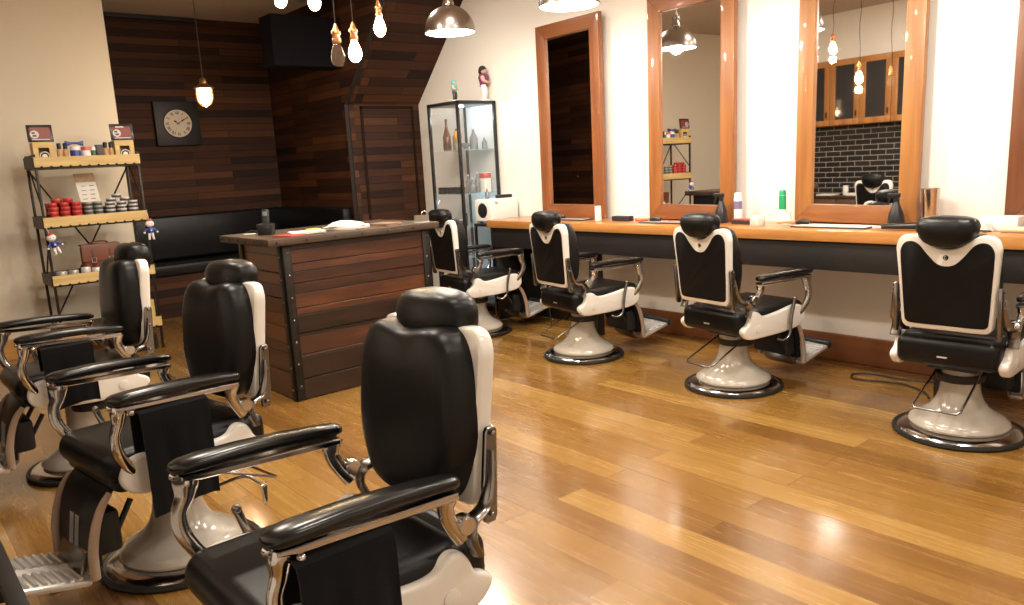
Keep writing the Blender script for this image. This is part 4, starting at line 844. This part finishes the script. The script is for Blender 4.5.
def spray(x, y, label, s=1.):
    t = thing('spray_bottle', label, 'bottle', (x, y, TZ), R(200))
    b = B(); lathe(b, [(0, 0), (.040*s, 0), (.047*s, .006), (.048*s, .04*s), (.040*s, .085*s), (.022*s, .13*s), (.014*s, .155*s), (0, .155*s)], 24); obj('bottle_body', b, m_blackplastic, t)
    b = B(); lathe(b, [(0, .153*s), (.017*s, .153*s), (.017*s, .178*s), (0, .178*s)], 16); rbox(b, -.022*s, .050*s, -.010*s, .010*s, .178*s, .205*s, .005*s); prism(b, [(.030*s, .178*s), (.040*s, .178*s), (.052*s, .135*s), (.044*s, .133*s)], -.006*s, .006*s, 'y', .001, 1); obj('trigger_head', b, m_blackplastic, t)
spray(-3.70, 5.30, 'black spray bottle right of the shelf-reflecting mirror glass', 1.15); spray(-2.34, 5.32, 'black spray bottle in front of the tile-reflecting mirror', 1.1)
def can(x, y, h, r_, m, mtop, label, band=None):
    t = thing('spray_can', label, 'can', (x, y, TZ)); b = B(); lathe(b, [(0, 0), (r_, 0), (r_, h*.82), (r_*.9, h*.85), (0, h*.85)], 24); bo = obj('can_body', b, m, t)
    b = B(); lathe(b, [(0, h*.845), (r_*.92, h*.845), (r_*.92, h*.97), (r_*.7, h), (0, h)], 24); obj('cap', b, mtop, t)
    if band:
        b = B(); lathe(b, [(r_*.99, h*band[0]), (r_*1.01, h*band[0]), (r_*1.01, h*band[1]), (r_*.99, h*band[1])], 24); obj('label_band', b, band[2], bo)
can(-3.585, 5.36, .235, .032, m_white, m_white, 'white can with violet label beside the black spray bottle', (.45, .72, mat('violet_print', (.22, .18, .32), .4)))
can(-3.21, 5.38, .25, .027, m_white, mat('green_plastic', (.02, .32, .14), .35), 'white can with green top between the two larger mirrors', (.42, .84, mat('green_plastic', (.02, .32, .14), .35)))
jar('cream_tub', 5.30, .034, .09, m_white, m_white, 'white tub in front of the green-topped can', x=-3.13, z=TZ); jar('cream_tub', 5.17, .055, .075, mat('milky_plastic', (.70, .66, .62), .3), m_white, 'wide milky tub standing near the front edge between the mirrors', x=-3.29, z=TZ)
b = B(); rbox(b, -.09, .09, -.03, .03, 0, .03, .004); rbox(b, -.05, .03, -.031, -.029, .006, .024); tag(obj('razor_box', b, m_tin_b, loc=(-3.47, 5.26, TZ)), 'low dark box with red print beside the wide milky tub', 'box')
b = B(); rbox(b, -.075, .075, -.024, .024, 0, .012, .003); tag(obj('red_card', b, m_redlid, loc=(-3.47, 5.255, TZ+.031)), 'red packet lying on the low dark box', 'packet')
t = thing('chrome_cup', 'tall chrome cup with flared top beside the tile-reflecting mirror', 'cup', (-2.15, 5.38, TZ))
b = B(); lathe(b, [(0, 0), (.040, 0), (.042, .004), (.056, .245), (.060, .25), (.054, .25), (.038, .01), (0, .01)], 28); obj('cup_body', b, m_chrome, t)
b = B(); tube(b, [(.02, 0, .02), (.01, .01, .22)], .004, 8, 1, sm=False); obj('comb_handle', b, m_rubber, t)
t = thing('hair_clippers', 'black hair clippers lying on the worktop behind the rightmost chair', 'clippers', (-2.17, 5.13, TZ), .15)
b = B(); tube(b, [(-.17, 0, .022), (-.08, 0, .026), (.04, 0, .030), (.10, 0, .024)], [.020, .026, .030, .022], 14, 4, (1, .75)); obj('clipper_body', b, m_blackplastic, t)
b = B(); rbox(b, -.22, -.165, -.022, .022, .012, .028, .002); obj('blade', b, m_siltin, t)
tag(obj('clipper_cable', (lambda b: (tube(b, [(-2.06, 5.15, TZ+.02), (-1.98, 5.10, TZ+.02), (-1.85, 5.16, TZ+.01), (-1.70, 5.12, TZ+.01)], .005, 8, 5), b)[1])(B()), m_rubber), 'black cable trailing from the hair clippers on the worktop', 'cable')
t = thing('tissue_pack', 'white carton and open tissue pack by the right edge of the worktop', 'carton', (-1.70, 5.30, TZ))
box1('carton_body', -.10, .10, -.06, .06, 0, .085, m_white, t, .004); b = B(); prism(b, [(-.16, 0), (-.02, 0), (-.04, .05), (-.07, .06)], -.16, -.07, 'y', .003, 1); obj('open_flap', b, m_paper, t)
b = B(); tube(b, [(-.10, 0, 0), (.10, 0, 0)], .018, 14, 1, sm=False); tag(obj('paper_roll', b, mat('cream_paper', (.72, .60, .42), .7), loc=(-1.56, 5.16, TZ+.018)), 'cream paper roll lying in front of the white carton', 'roll')
# white cable trunking with cords under the worktop left end
t = thing('cable_trunking', 'white cable trunking with loose cords below the worktop left end', 'trunking', (-5.55, 5.035, .10)); box1('channel', 0, .035, 0, .012, .10, .62, m_white, t, .003)
b = B(); tube(b, [(.05, -.005, .60), (.07, -.012, .40), (.055, -.02, .25), (.09, -.025, .12), (.12, -.03, -.09)], .005, 6, 6); obj('cords', b, m_rubber, t)
# power cord on the floor by the rightmost chair
b = B(); tube(b, [(-1.95, 5.48, .30), (-1.97, 5.46, .10), (-2.02, 5.36, .008), (-2.26, 5.28, .008), (-2.44, 5.29, .008), (-2.55, 5.21, .008), (-2.48, 5.10, .008), (-2.22, 5.17, .008), (-2.03, 5.08, .008), (-1.95, 4.97, .008)], .006, 8, 6)
tag(obj('power_cord', b, m_rubber), 'black power cord looping on the floor left of the rightmost chair', 'cord')
# reflected sideboard
t = thing('sideboard', 'dark brown sideboard under the black tiles, seen in the mirror', 'sideboard', (-6.62, -.385, 0))
box1('carcass', 0, 1.35, 0, .36, .06, .88, m_oldwood, t, .004); box1('sideboard_top', -.02, 1.37, 0, .38, .88, .91, m_oldwood, t, .004)
for k in range(3): d = box1('door', .015+k*.445, .44+k*.445, .36, .378, .09, .86, mat('brown_board', (.10, .055, .032), .5, var=.2), t, .003); box1('handle', .40+k*.445, .415+k*.445, .378, .395, .55, .68, m_dchrome, d, .003)
for k, (x, lb) in enumerate(((-6.42, 'left'), (-5.95, 'middle'), (-5.55, 'right'))):
    b = B(); rbox(b, -.13, .13, -.10, .10, 0, .02+.012*k, .003); tag(obj('magazine_pile', b, m_paper, loc=(x, -.2, .911)), 'pale pile of magazines on the %s of the sideboard, seen in the mirror' % lb, 'magazines')
jar('white_pot', -.28, .04, .14, m_white, m_white, 'white pot on the sideboard, seen in the mirror', x=-6.18, z=.911)
